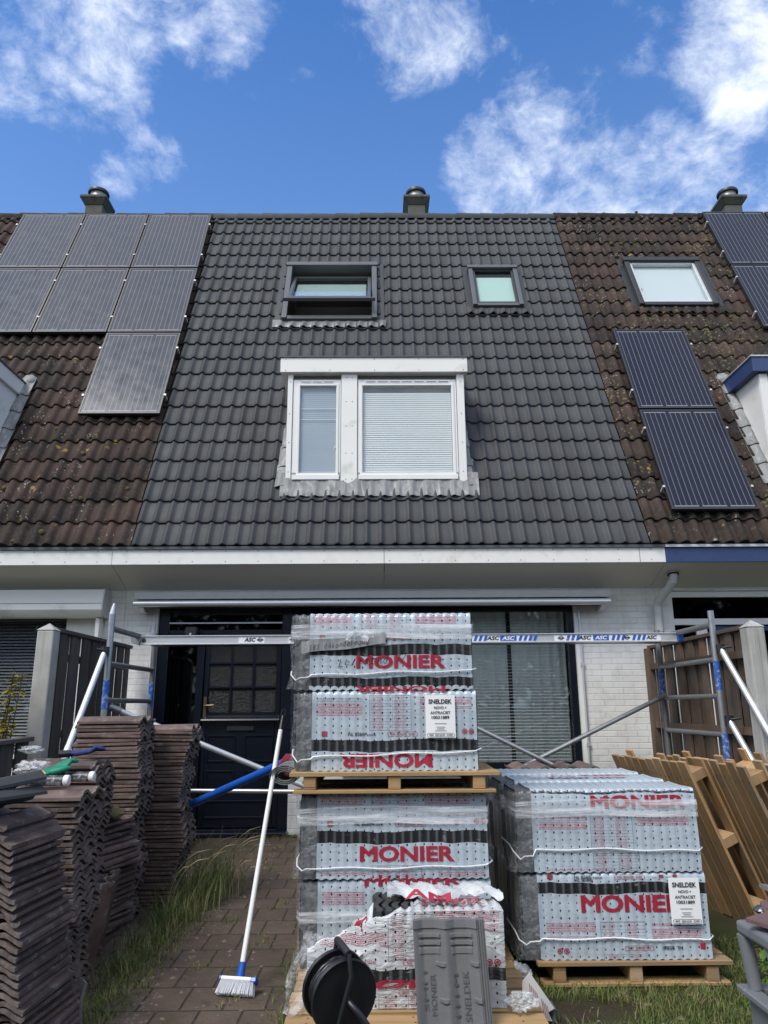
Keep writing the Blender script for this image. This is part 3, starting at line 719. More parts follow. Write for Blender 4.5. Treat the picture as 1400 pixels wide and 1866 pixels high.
# left house front
mb = frame_rect(MB(), -6.0, -3.0, .75, 2.40, .06, WALL+.03, WALL+.1); mb.box(-3.44, -3.06, WALL+.032, WALL+.1, .81, 2.34); w1 = mb.build('front_window', M['white'], left, bevel=.004)
MB().box(-5.94, -3.44, WALL+.06, WALL+.065, .81, 2.34).build('pane', M['winglass'], w1)
slats(MB(), -5.93, -3.45, .82, 2.33, WALL+.16, .034, .03, .9).build('blind', M['darkblind'], w1)

# dormers
def dormer(h, x0, x1, trim, name='dormer'):
    Yd, zb, zt = 8.0, 3.71, 5.05
    ytop = EY+(5.24-EZ)/math.tan(PITCH)+.1
    def cheek(mb, xa, xb):
        pts = [(Yd, zb-.02), (Yd, zt), (EY+(zt-EZ)/math.tan(PITCH)+.06, zt), (EY+(zb-EZ)/math.tan(PITCH)+.06, zb-.02)]
        mb.prism(pts, lambda a, b, d: (d, a, b), xa, xb)
    d = MB().box(x0-.085, x1+.04, 7.93, ytop+.3, zt+.002, 5.235).build(name, M[trim], h, bevel=.003)
    for xa in (x0, x1-.05):
        mb = MB(); cheek(mb, xa, xa+.05); mb.build('cheek', M['clad'], d, bevel=.002)
    MB().box(x0-.10, x1+.055, 7.915, ytop+.3, 5.236, 5.252).build('roof_edge', M['alu' if trim != 'clad' else 'capgrey'], d)
    return d
def sash(par, x0, x1, z0, z1, y, gx0, gx1, gz0, gz1, blind, opening):
    """frame between the opening and the glass, glass, blind"""
    mb = MB()
    mb.box(x0, gx0, y, y+.05, z0, z1); mb.box(gx1, x1, y, y+.05, z0, z1); mb.box(gx0, gx1, y, y+.05, z0, gz0); mb.box(gx0, gx1, y, y+.05, gz1, z1)
    s = .022; frame_rect(mb, gx0-.028, gx1+.028, gz0-.028, gz1+.028, s, y-.014, y-.001)
    mb.box(x0+.02, x1-.02, y-.03, y-.015, z0+.004, z0+.06)
    return mb.build('window_frame', M['white'], par, bevel=.002), MB().box(gx0, gx1, y+.02, y+.024, gz0, gz1).build('pane', blind[1], par)
do = dormer(own, -1.026, 1.028, 'clad')
Yd = 8.0
mb = MB(); mb.box(-1.024, -.967, Yd-.022, Yd+.06, 3.71, 5.05); mb.box(-.402, -.218, Yd-.024, Yd+.06, 3.71, 5.05); mb.box(.940, 1.026, Yd-.022, Yd+.06, 3.71, 5.05)
mb.box(-.967, -.402, Yd-.018, Yd+.06, 3.71, 3.742); mb.box(-.218, .940, Yd-.018, Yd+.06, 3.71, 3.742); mb.build('front_panel', M['clad'], do, bevel=.002)
mb = MB()
for x in (-.996, .985):
    for z in (3.85, 4.2, 4.55, 4.95): mb.lathe([(.0055, 0), (.0055, .002), (0, .003)], (x, Yd-.023, z), (0, -1, 0), 6)
for x in (-.345, -.275):
    for z in (3.76, 4.07, 4.4, 4.7, 5.0): mb.lathe([(.0055, 0), (.0055, .002), (0, .003)], (x, Yd-.025, z), (0, -1, 0), 6)
for x in lin(-1.05, 1.02, 5):
    for z in (5.075, 5.215): mb.lathe([(.0055, 0), (.0055, .002), (0, .003)], (x, 7.929, z), (0, -1, 0), 6)
mb.build('screw', M['dark'], do)
mb = MB(); mb.box(-.966, -.403, Yd+.045, Yd+.06, 3.743, 5.05); mb.box(-.217, .939, Yd+.045, Yd+.06, 3.743, 5.05); mb.build('rebate', M['room'], do)
def dorm_window(x0, x1, gx0, gx1, kind):
    z0, z1, gz0, gz1 = 3.752, 4.985, 3.845, 4.90
    mb = MB(); y = Yd-.005
    mb.box(x0, gx0, y, y+.05, z0, z1); mb.box(gx1, x1, y, y+.05, z0, z1); mb.box(gx0, gx1, y, y+.05, z0, gz0); mb.box(gx0, gx1, y, y+.05, gz1, z1)
    frame_rect(mb, gx0-.03, gx1+.03, gz0-.03, gz1+.03, .026, y-.014, y-.001)
    mb.box(x0+.01, x1-.012, y-.03, y-.0145, z0+.004, z0+.062)
    f = mb.build('window_frame', M['white'], do, bevel=.003)
    mb = MB(); n = 3 if x1-x0 < .7 else 7; L = (x1-x0-.16)/n
    for i in range(n):
        a = x0+.08+i*L; mb.box(a+.006, a+L-.006, y-.012, y-.002, 4.935, 4.968)
    mb.build('vent_strip', M['white'], do, bevel=.003)
    mb = MB()
    for i in range(n):
        a = x0+.08+i*L; mb.box(a+.014, a+L-.014, y-.014, y-.0125, 4.946, 4.955)
    mb.build('vent_slot', M['capgrey'], do)
    MB().box(gx0, gx1, y+.012, y+.016, gz0, gz1).build('pane', M['winglass'], do)
    m = M['blind'] if kind else M['greyblind']
    slats(MB(), gx0+.004, gx1-.004, gz0+.003, gz1-(.06 if kind else .0), y+.035, .0262, .027, 1.3 if kind else 1.42).build('blind', m, do)
    if not kind:
        mb = MB(); mb.box(gx0, gx1, y+.014+.004, y+.02, 4.625, 4.632); mb.box(gx0, gx1, y+.018, y+.02, 4.49, 4.497); mb.build('blind_rail', M['blind'], do)
        MB().poly([(gx1-.015, y-.006, 4.13), (gx1-.001, y-.012, 4.16)], .006, 6).build('stay', M['white'], do)
dorm_window(-.962, -.408, -.878, -.462, 0); dorm_window(-.212, .934, -.154, .876, 1)
# lead apron and side soakers
mb = MB()
def apron(u, v):
    X = -1.08+2.23*u; w = .022*prof_new(((X-XL)/.31*2) % 1.)
    s = .655+(.30)*v; h = .062+w*(1-v)+.012*math.sin(X*23)*v*(1-v)*2
    return rp(X, s, h+.05*v*v)
mb.grid(apron, lin(0, 1, 140), lin(0, 1, 7), thick=(0, 0, -.006))
for sx, x in ((-1, -1.03), (1, 1.03)):
    for k in range(6):
        s0 = .80+k*.30; wd = .115-.018*k
        mb.grid(lambda u, v: rp(x+sx*(u*wd), s0+.34*v, .082-.02*v+.012*math.sin(u*PI)-.03*u), lin(0, 1, 5), lin(0, 1, 4), thick=(0, 0, -.006))
mb.build('lead_flashing', M['lead'], do, 50)
for h, x0, x1, trim, sx in ((left, -8.4, -4.45, 'clad', 1), (right, 4.5, 6.8, 'bluefascia', -1)):
    d = dormer(h, x0, x1, trim)
    mb = MB(); ex = x1 if sx > 0 else x0
    for k in range(6):
        s0 = .80+k*.30; wd = .14
        mb.grid(lambda u, v: rp(ex+sx*u*wd, s0+.34*v, .115-.02*v+.015*math.sin(u*PI*2)-.02*u), lin(0, 1, 7), lin(0, 1, 5), thick=(0, 0, -.006))
    mb.lathe([(.09, 0), (.075, .02), (.03, .035), (0, .036)], rp(ex+sx*.05, 2.60, .075), EN, 7); mb.build('lead_flashing', M['lead'], d, 50)
    mb = MB(); a, b = (x0+.10, x1-.10); mb.box(a, b, Yd+.02, Yd+.06, 3.75, 5.04); mb.box(x0+.003, a, Yd-.02, Yd+.05, 3.712, 5.04); mb.box(b, x1-.003, Yd-.02, Yd+.05, 3.712, 5.04); mb.box(a, b, Yd-.016, Yd+.02, 3.712, 3.75); mb.build('front_panel', M['clad'], d, bevel=.002)

# skylights
def skylight(h, x0, x1, s0, s1, fm, bw, kind, flash, opened=False, gm=None):
    top = .125
    mb = MB()
    def bar(a, b, c, d, h0, h1): mb.hexa([rp(a, c, h0), rp(b, c, h0), rp(b, d, h0), rp(a, d, h0), rp(a, c, h1), rp(b, c, h1), rp(b, d, h1), rp(a, d, h1)])
    bar(x0, x0+bw, s0, s1, -.02, top); bar(x1-bw, x1, s0, s1, -.02, top); bar(x0+bw, x1-bw, s0, s0+bw, -.02, top-.02); bar(x0-.012, x1+.012, s1-bw, s1+.01, -.02, top+.018)
    sk = mb.build('skylight', fm, h, bevel=.006, seg=2)
    mb = MB()
    bar(x0-.10, x0-.002, s0-.05, s1+.08, .03, .052); mb.build('flashing_strip', M['dark'], sk)
    mb = MB(); bar(x1+.002, x1+.10, s0-.05, s1+.08, .03, .052); mb.build('flashing_strip', M['dark'], sk)
    mb = MB(); mb.grid(lambda u, v: rp(x0-.12+(x1-x0+.24)*u, s0-.13+.15*v, .066+.034*(1-v)*prof_new(((x0-.12+(x1-x0+.24)*u-XL)/.31*2) % 1.)), lin(0, 1, 70), lin(0, 1, 4), thick=(0, 0, -.006)); mb.build('apron_flashing', flash, sk, 50)
    mb = MB(); g0, g1, a, b = s0+bw, s1-bw, x0+bw, x1-bw      # the shaft down into the attic
    for p in ([rp(a, g0, 0), rp(b, g0, 0), rp(b, g0, -.6), rp(a, g0, -.6)], [rp(a, g1, 0), rp(b, g1, 0), rp(b, g1, -.6), rp(a, g1, -.6)], [rp(a, g0, 0), rp(a, g1, 0), rp(a, g1, -.6), rp(a, g0, -.6)], [rp(b, g0, 0), rp(b, g1, 0), rp(b, g1, -.6), rp(b, g0, -.6)], [rp(a, g0, -.6), rp(b, g0, -.6), rp(b, g1, -.6), rp(a, g1, -.6)]): mb.add(p, [(0, 1, 2, 3)])
    mb.build('shaft', mk('shaft_lining', (.13, .10, .08), .8), sk)
    return sk, (a, b, g0, g1)
sk, (a, b, g0, g1) = skylight(own, -1.30, .02, 3.82, 5.14, M['capgrey'], .075, 0, M['zinc'])
# open sash: pivots at half height, the lower edge swings out
piv = (g0+g1)/2+.10; ang = R_(18); hl = (g1-g0)/2-.02
def sp(X, q, hh):   # q along the sash from its pivot, hh out of it
    s = piv+q*math.cos(ang)+hh*math.sin(ang); h = .09-q*math.sin(ang)+hh*math.cos(ang); return rp(X, s, h)
mb = MB()
def sbar(a, b, c, d, h0, h1): mb.hexa([sp(a, c, h0), sp(b, c, h0), sp(b, d, h0), sp(a, d, h0), sp(a, c, h1), sp(b, c, h1), sp(b, d, h1), sp(a, d, h1)])
qa, qb = -.58, .46
sbar(a+.012, a+.06, qa, qb, -.03, .025); sbar(b-.06, b-.012, qa, qb, -.03, .025); sbar(a+.06, b-.06, qa, qa+.055, -.03, .03); sbar(a+.06, b-.06, qb-.05, qb, -.03, .025); sbar(a-.05, b+.05, qa-.035, qa, -.02, .03)
ss = mb.build('sash', M['capgrey'], sk, bevel=.004)
mb = MB(); mb.hexa([sp(X, q, h) for h in (-.004, .001) for X, q in ((a+.06, qa+.055), (b-.06, qa+.055), (b-.06, qb-.05), (a+.06, qb-.05))]); mb.build('pane', M['skyglass'], sk)
mb = MB(); mb.grid(lambda u, v: sp(a+.08+(b-a-.16)*u, qa+.06+.16*v+.012*math.sin(u*30), -.03+.01*math.sin(u*44)), lin(0, 1, 60), lin(0, 1, 3)); mb.build('net_trim', M['curtain'], sk)
mb = MB(); mb.grid(lambda u, v: sp(a+.08+(b-a-.16)*u, qa+.20+.66*v, -.045), lin(0, 1, 2), lin(0, 1, 2)); mb.build('blind', mk('grey_roller', (.46, .50, .50), .8), sk)
sk2, (a2, b2, g02, g12) = skylight(own, 1.37, 2.085, 4.12, 5.06, M['capgrey'], .06, 1, M['tile'])
mb = MB(); fr = .035
for q in ((a2, a2+fr, g02, g12), (b2-fr, b2, g02, g12), (a2+fr, b2-fr, g02, g02+fr), (a2+fr, b2-fr, g12-fr, g12)): mb.hexa([rp(q[0], q[2], .05), rp(q[1], q[2], .05), rp(q[1], q[3], .05), rp(q[0], q[3], .05), rp(q[0], q[2], .10), rp(q[1], q[2], .10), rp(q[1], q[3], .10), rp(q[0], q[3], .10)])
mb.build('sash', M['dark'], sk2, bevel=.004)
MB().add([rp(a2+fr, g02+fr, .078), rp(b2-fr, g02+fr, .078), rp(b2-fr, g12-fr, .078), rp(a2+fr, g12-fr, .078)], [(0, 1, 2, 3)]).build('pane', M['winglass'], sk2)
MB().add([rp(a2+.02, g02+.02, .04), rp(b2-.02, g02+.02, .04), rp(b2-.02, g12-.12, .04), rp(a2+.02, g12-.12, .04)], [(0, 1, 2, 3)]).build('roller_blind', M['roller'], sk2)
sk3, (a3, b3, g03, g13) = skylight(right, 3.72, 4.845, 4.13, 5.255, M['dark'], .07, 2, M['old'])
mb = MB(); fr = .04
for q in ((a3, a3+fr, g03, g13), (b3-fr, b3, g03, g13), (a3+fr, b3-fr, g03, g03+fr), (a3+fr, b3-fr, g13-fr, g13)): mb.hexa([rp(q[0], q[2], .04), rp(q[1], q[2], .04), rp(q[1], q[3], .04), rp(q[0], q[3], .04), rp(q[0], q[2], .098), rp(q[1], q[2], .098), rp(q[1], q[3], .098), rp(q[0], q[3], .098)])
mb.build('sash', M['alu'], sk3, bevel=.004)
MB().add([rp(a3+fr, g03+fr, .078), rp(b3-fr, g03+fr, .078), rp(b3-fr, g13-fr, .078), rp(a3+fr, g13-fr, .078)], [(0, 1, 2, 3)]).build('pane', M['skyglass'], sk3)
MB().add([rp(a3+.02, g03+.02, .03), rp(b3-.02, g03+.02, .03), rp(b3-.02, g13-.03, .03), rp(a3+.02, g13-.03, .03)], [(0, 1, 2, 3)]).build('roller_blind', mk('cloud_white_roller', (.50, .54, .56), .7), sk3)  # the roller's white carries the brightness of cloud mirrored in the pane

# chimneys on the far side of the ridge
def chimney(h, x, par):
    y, zb = 10.85, 8.7
    mb = MB(); mb.box(x-.145, x+.145, y-.145, y+.145, zb, 9.42)
    c = mb.build('chimney', M['concrete'], par, bevel=.01)
    mb = MB(); mb.hexa([(x-.15, y-.15, 9.40), (x+.15, y-.15, 9.40), (x+.15, y+.15, 9.40), (x-.15, y+.15, 9.40), (x-.215, y-.215, 9.50), (x+.215, y-.215, 9.50), (x+.215, y+.215, 9.50), (x-.215, y+.215, 9.50)])
    mb.box(x-.22, x+.22, y-.22, y+.22, 9.501, 9.56); mb.build('cap', M['concrete'], par, bevel=.01)
    MB().lathe([(.15, 9.571), (.145, 9.60), (.135, 9.62), (.135, 9.70)], (x, y, 0), n=24).build('flue', M['potmetal'], par, 40)
    MB().lathe([(.12, 9.70), (.17, 9.702), (.175, 9.73), (.165, 9.755), (.13, 9.765), (.12, 9.72), (0, 9.70)], (x, y, 0), n=24).build('flue_rim', M['dark'], par, 40)
chimney(left, -4.69, roof_left); chimney(own, .695, roof_own); chimney(right, 6.03, roof_right)

# downpipe on the pier
mb = MB().poly([(3.22, 7.93, 2.69), (3.22, 7.93, 2.62), (3.215, 7.95, 2.575), (3.20, 8.0, 2.535), (3.125, 8.15, 2.40), (3.11, 8.175, 2.36), (3.105, 8.18, 2.30), (3.105, 8.18, 0.1)], .042, 14)
dp = thing('downpipe', 'grey white plastic downpipe with a swan neck on the white brick pier', 'drainpipe', (3.105, 8.18, 0))
mb.build('pipe', M['pvc'], dp, 50)
mb = MB()
for p, q in (((3.215, 7.94, 2.59), (3.205, 7.985, 2.55)), ((3.13, 8.138, 2.41), (3.115, 8.165, 2.375)), ((3.105, 8.18, 2.31), (3.105, 8.18, 2.25)), ((3.105, 8.18, 2.12), (3.105, 8.18, 2.06))): mb.poly([p, q], .047, 14)
mb.build('collar', M['pvc'], dp, 40)
MB().lathe([(.06, 0), (.06, .008), (.045, .012)], (3.22, 7.93, 2.655), (0, -.3, -1), 16).build('pipe_hole_rim', M['black'], dp)

# awning over the front
aw = thing('awning', 'long rolled up aluminium awning above the navy door and big window', 'awning', (-.04, 8.1, 2.34))
MB().prism([(8.02, 2.425), (8.24, 2.425), (8.24, 2.505), (8.03, 2.51), (8.01, 2.50)], lambda a, b, d: (d, a, b), -2.63, 2.55).build('cassette', M['alu'], aw, bevel=.004)
MB().poly([(-2.63, 8.03, 2.375), (2.54, 8.03, 2.375)], .036, 18).build('front_bar', M['alubright'], aw, 50)
MB().box(-2.6, 2.52, 8.06, 8.20, 2.35, 2.42).build('fabric_roll', M['dark'], aw)
for x in (-2.55, 2.47): MB().prism([(8.02, 2.33), (8.1, 2.29), (8.23, 2.29), (8.23, 2.36), (8.05, 2.36)], lambda a, b, d: (d, a, b), x-.03, x+.03).build('bracket', M['alu'], aw, bevel=.004)
for x in (-2.55, 2.47): MB().lathe([(.014, 0), (.014, .006), (0, .007)], (x, 8.09, 2.315), (0, -1, 0), 10).build('bolt', M['dark'], aw)
# shutter box on the left house
sh = thing('shutter_box', 'white roller shutter box above the dark window of the left house', 'roller shutter', (-4.5, 8.15, 2.24))
pr = [(8.245, 2.54), (8.06, 2.54), (8.05, 2.47), (8.03, 2.42), (8.02, 2.37), (8.02, 2.32), (8.05, 2.27), (8.09, 2.245), (8.245, 2.245)]
MB().prism(pr, lambda a, b, d: (d, a, b), -6.1, -2.975).build('box', M['clad'], sh, 30)
MB().prism([(8.248, 2.545), (8.055, 2.545), (8.01, 2.37), (8.01, 2.31), (8.045, 2.26), (8.09, 2.24), (8.248, 2.24)], lambda a, b, d: (d, a, b), -2.974, -2.960).build('end_cap', M['pvc'], sh)
MB().box(-6.1, -2.976, 8.0185, 8.0195, 2.383, 2.387).build('seam', M['capgrey'], sh)
MB().box(-3.06, -3.02, 8.12, 8.24, .9, 2.238).build('guide', M['clad'], sh)
# lamp
lm = thing('wall_lamp', 'small black outdoor lamp under the transom beside the front door', 'lamp', (-2.03, WALL-.03, 2.04))
MB().prism([(-.05, 0), (.05, 0), (.07, .06), (.055, .11), (-.055, .11), (-.07, .06)], lambda a, b, d: (-2.03+a, d, 2.03+b), WALL-.10, WALL+.03).build('housing', M['dark'], lm, bevel=.008)
MB().lathe([(.012, 0), (.012, .004), (0, .005)], (-2.03, WALL-.101, 2.06), (0, -1, 0), 10).build('lens', M['alu'], lm)

# solar panels
def solar(x0, x1, s0, s1, mat, label, group):
    t = thing('solar_panel', label, 'solar panel', rp((x0+x1)/2, s0, .1), group)
    g = .010; x0 += g; x1 -= g; s0 += g; s1 -= g
    mb = MB()
    for q in ((x0, x0+.022, s0, s1), (x1-.022, x1, s0, s1), (x0+.022, x1-.022, s0, s0+.022), (x0+.022, x1-.022, s1-.022, s1)): mb.hexa([rp(q[0], q[2], .105), rp(q[1], q[2], .105), rp(q[1], q[3], .105), rp(q[0], q[3], .105), rp(q[0], q[2], .148), rp(q[1], q[2], .148), rp(q[1], q[3], .148), rp(q[0], q[3], .148)])
    mb.build('frame', M['dark'], t)
    MB().add([rp(x0+.022, s0+.022, .143), rp(x1-.022, s0+.022, .143), rp(x1-.022, s1-.022, .143), rp(x0+.022, s1-.022, .143)], [(0, 1, 2, 3)], [(0, 0), (1, 0), (1, 1), (0, 1)]).build('cells', mat, t)
    mb = MB(); mb.hexa([rp(a, s, h) for h in (.085, .104) for a, s in ((x0+.03, s0+.03), (x1-.03, s0+.03), (x1-.03, s1-.03), (x0+.03, s1-.03))]); mb.build('back_sheet', M['black'], t)
    for s in (s0+.32, s1-.32):
        for x in (x0-.012, x1+.012): MB().hexa([rp(a, b, h) for h in (.06, .158) for a, b in ((x-.012, s-.013), (x+.012, s-.013), (x+.012, s+.013), (x-.012, s+.013))]).build('clamp', M['alu'], t)
gl = 'solar panels on the left roof'; gr_ = 'solar panels on the right roof'
for i, (n) in enumerate(('leftmost', 'middle', 'rightmost')):
    x = -5.60+i*1.0
    solar(x, x+1., 4.99, 6.50, M['solarL'], 'grey solar panel under the left house ridge, %s of the top row of three' % n, gl)
    solar(x, x+1., 3.47, 4.98, M['solarL'], 'grey solar panel in the second row on the left roof, %s of three' % n, gl)
solar(-3.60, -2.60, 1.89, 3.46, M['solarL'], 'lone lowest grey solar panel on the left roof, beside the new tiles', gl)
solar(3.19, 4.17, 1.955, 3.515, M['solarR'], 'blue solar panel below the right skylight, upper of the pair', gr_)
solar(3.19, 4.17, .365, 1.945, M['solarR'], 'blue solar panel above the blue fascia, lower of the pair beside the dormer', gr_)
solar(5.26, 6.26, 5.07, 6.57, M['solarR'], 'blue solar panel at the right ridge, left of the chimney top pair', gr_)
solar(6.27, 7.27, 5.07, 6.57, M['solarR'], 'blue solar panel cut by the right edge of the photo, at the ridge', gr_)
solar(5.26, 6.26, 3.56, 5.06, M['solarR'], 'blue solar panel right of the white skylight, under the ridge panel', gr_)

# ------------------------------------------------------------------ stacks of old roof tiles
def old_tile_mesh(seed, chip):
    r = random.Random(seed); L, W, A, th = .42, .33, .031, .0145
    us = lin(0, 1, 29); cl = [r.uniform(0, .006) for _ in us]; cr = [r.uniform(0, .006) for _ in us]
    if chip:
        k = r.randrange(4, 24)
        for q in range(k-3, k+4): cr[q] += .02*(1-abs(q-k)/4)
    def fn(u, v):
        i = min(28, int(u*28+.5)); x = -L/2+cl[i]+(L-cl[i]-cr[i])*v; q = u*2.08
        z = A*(.5-.5*math.cos(2*PI*q))**.85
        if u > .97: z = .010
        return (x, -W/2+W*u, z+.0045*(v-.5))
    mb = MB().grid(fn, us, [0, .04, .5, .96, 1], thick=(0, 0, th))
    mb.box(-L/2+.02, -L/2+.04, -.11, -.07, -.010, .012); mb.box(-L/2+.02, -L/2+.04, .06, .10, -.010, .012)
    return mb.mesh('roof_tile', M['stack'], 40)
TILES = [old_tile_mesh(i, i % 2) for i in range(5)]
def one_tile(mat, label, group=None, mesh=None, name='roof_tile', cat='roof tile'):
    o = bpy.data.objects.new(name, mesh or rnd.choice(TILES)); COL.objects.link(o); o.matrix_world = mat; return tag(o, label, cat, group)
def stack(cx, cy, n, top, rz, label, group, jit=.012, jr=2.2, z0=0., lean=(0, 0)):
    r = random.Random(int(cx*1000)); dz = (top-.05-z0)/(n-1); wx = wy = 0
    for i in range(n):
        wx = wx*.8+r.uniform(-jit, jit); wy = wy*.8+r.uniform(-jit, jit)*.5; f = i/n
        if r.random() < .12: wx += r.choice([-1, 1])*.022
        m = T(cx+wx+lean[0]*f, cy+wy+lean[1]*f, z0+.002+i*dz+r.uniform(-.0015, .0025)) @ RZ(R_(rz+r.uniform(-jr, jr))) @ RX(R_(r.uniform(-.5, .5))) @ RY(R_(r.uniform(-.6, .6)))
        one_tile(m @ (RZ(PI) if r.random() < .3 else Matrix.Identity(4)), label, group, r.choice(TILES))
stack(-1.385, 3.27, 31, .885, 86, 'brown roof tile in the nearest left stack, straight edges facing the path', 'roof tiles in the nearest left stack', .008, 1.5, 0., (-.17, 0))
stack(-1.62, 3.915, 36, .915, 1, 'brown roof tile in the stack carrying the green glove', 'roof tiles in the stack under the green glove')
stack(-1.75, 4.42, 41, 1.015, 0, 'brown roof tile in the stack with the navy glove on top', 'roof tiles in the stack under the navy glove')
stack(-1.75, 5.165, 53, 1.24, 0, 'brown roof tile in the tallest left stack before the scaffold frame', 'roof tiles in the tallest left stack', .014, 2.2, 0., (.02, 0))
stack(-1.56, 5.57, 50, 1.175, 0, 'brown roof tile in the stack right behind the tallest one, nearest the door', 'roof tiles in the stack nearest the door', .014, 2.2, 0., (.03, 0))
stack(-2.13, 4.03, 36, .93, 2, 'brown roof tile in the leftmost stack beside the low fence', 'roof tiles in the leftmost stack')
stack(-1.70, 4.80, 20, .66, 75, 'brown roof tile in the short mossy stack between two taller stacks', 'roof tiles in the short mossy stack', .012, 5)
mb = MB(); mb.grid(lambda u, v: (-1.80+.26*u, 4.66+.2*v, .672+.035*(.5-.5*math.cos(2*PI*u*2))+.018*math.sin(PI*u)*math.sin(PI*v)+rnd.uniform(0, .006)), lin(0, 1, 20), lin(0, 1, 10), thick=(0, 0, -.012))
tag(mb.build('moss_cushion', M['moss'], None, 60), 'yellow green moss lying on the short tile stack', 'moss')
PT = old_tile_mesh(77, 0)
one_tile(T(-1.46, 4.40, .21) @ RZ(R_(8)) @ RY(R_(-80)) , 'brown roof tile standing upright against the stacks, beside the grass', None, PT)
one_tile(T(-1.43, 4.10, .21) @ RZ(R_(-6)) @ RY(R_(-78)), 'purplish brown roof tile leaning upright at the foot of the gloved stack', None, PT)
def shard(m, label, seed, mat, s=1.):
    r = random.Random(seed); n = 9; pts = [(math.cos(2*PI*i/n)*.13*r.uniform(.5, 1.1)*s, math.sin(2*PI*i/n)*.09*r.uniform(.5, 1.1)*s) for i in range(n)]
    mb = MB().grid(lambda u, v: (pts[int(u*n) % n][0]*v, pts[int(u*n) % n][1]*v, .03*math.sin(pts[int(u*n) % n][0]*v*22)+.002*v), [i/n for i in range(n+1)], [.02, .5, 1.], thick=(0, 0, .013)); mb.move(m)
    return tag(mb.build('tile_shard', mat, None, 40), label, 'broken tile')
shard(T(-1.24, 3.52, .10) @ RZ(.5) @ RY(R_(-66)), 'pale broken tile shard standing on edge by the nearest stack', 3, M['shard'])
shard(T(-1.31, 3.42, .03) @ RZ(1.2) @ RY(R_(-12)), 'small pale broken tile piece lying at the foot of the nearest stack', 5, M['shard'], .7)

# new tiles
def new_tile_mesh(m, th=.012):
    L, W = .42, .33
    def fn(u, v):
        z = .036*prof_new((u*2.1+.05) % 1.) if u < .94 else .006
        return (-L/2+L*v, -W/2+W*u, z)
    return MB().grid(fn, lin(0, 1, 41), [0, .03, .5, .97, 1], thick=(0, 0, th)).mesh('roof_tile', m, 40)
NT_ = new_tile_mesh(M['tile'])
one_tile(T(-1.60, 3.16, .905) @ RZ(R_(70)) @ RX(R_(-14)), 'new dark slate grey roof tile lying on the nearest brown stack, lower one', None, NT_)
one_tile(T(-1.63, 3.20, .958) @ RZ(R_(62)) @ RX(R_(-9)) @ RY(R_(-5)), 'new dark slate grey roof tile lying on top of another on the nearest stack', None, NT_)

# the old tiles behind the right hand packs
one_tile(T(1.56, 6.15, .80) @ RZ(R_(90)), 'old brown roof tile peeping over the right pack stack, right one', 'old tiles behind the right packs', PT)
one_tile(T(1.20, 6.15, .80) @ RZ(R_(90)), 'old brown roof tile peeping over the right pack stack, left one', 'old tiles behind the right packs', PT)
def stack2():
    for cx in (1.56, 1.20): stack(cx, 6.15, 12, .80, 90, 'brown roof tile in the low stack behind the right packs, %s half' % ('right' if cx > 1.3 else 'left'), 'low tile stacks behind the right packs', .01, 3)

# ------------------------------------------------------------------ pallets
def pallet(name, W, D, h, mat, label, nb=9, fresh=True, bw=.088):
    t = thing(name, label, 'pallet'); r = random.Random(len(label))
    tb = .018
    for i in range(nb):
        y = -D/2+bw/2+(D-bw)*i/(nb-1); e = r.uniform(-.012, .012)
        mb = MB().box(-W/2+e, W/2+e, y-bw/2, y+bw/2, h-tb, h); mb.cm = 1
        for x in (-W/2+.10, 0, W/2-.10):
            for q in (-.025, .025): mb.lathe([(.0055, 0), (.0045, .001), (0, .0012)], (x+r.uniform(-.012, .012), y+q, h), n=6)
        mb.build('deck_board', [mat, M['nail']], t, bevel=.003)
    for x in (-W/2+.10, 0, W/2-.10): MB().box(x-.03, x+.03, -D/2+.01, D/2-.01, tb, h-tb-.0005).build('stringer', mat, t, bevel=.003)
    for y in (-D/2+.05, 0, D/2-.05): MB().box(-W/2+.02, W/2-.02, y-.045, y+.045, 0, tb-.0005).build('bottom_board', mat, t, bevel=.003)
    return t
p = pallet('pallet', 1.02, 1.36, .108, M['pallet'], 'pale pine pallet on the ground under the opened pack and middle stack', 11, True, .1); p.location = (.14, 3.92, .004)
p = pallet('pallet', 1.02, 1.02, .098, M['pallet'], 'pine pallet halfway up the middle stack, between the packs', 9); p.location = (.082, 4.29, .887)
p = pallet('pallet', .93, 1.14, .108, M['palletold'], 'brown pallet on the grass under the right packs', 10); p.location = (1.225, 4.50, .004)
def lean_pallet(base, top, yb, rz, label, flip=False, nb=10, W=1.02, D=.98):
    p = pallet('pallet', W, D, .13, M['palletold'], label, nb, bw=.082)
    u = Vector((top[0]-base[0], 0, top[1]-base[1])).normalized(); v = Vector((0, 1, 0)); n = u.cross(v)
    m = Matrix((u, v, n)).transposed().to_4x4()
    if flip: m = m @ RX(PI)
    p.matrix_world = T(0, yb, 0) @ RZ(R_(rz)) @ T(base[0], 0, base[1]) @ m @ T(W/2, 0, -.13 if not flip else 0)
    return p
lean_pallet((2.20, .0), (1.80, .97), 4.93, 9, 'weathered pallet leaning on edge closest to the right packs, deck boards facing them')
lean_pallet((2.42, .0), (2.05, .95), 4.78, 4, 'weathered pallet leaning on edge in the middle of the leaning three')
lean_pallet((2.74, .0), (2.37, .93), 4.62, 3, 'weathered pallet leaning nearest the right fence, its gapped underside showing', True, 6)

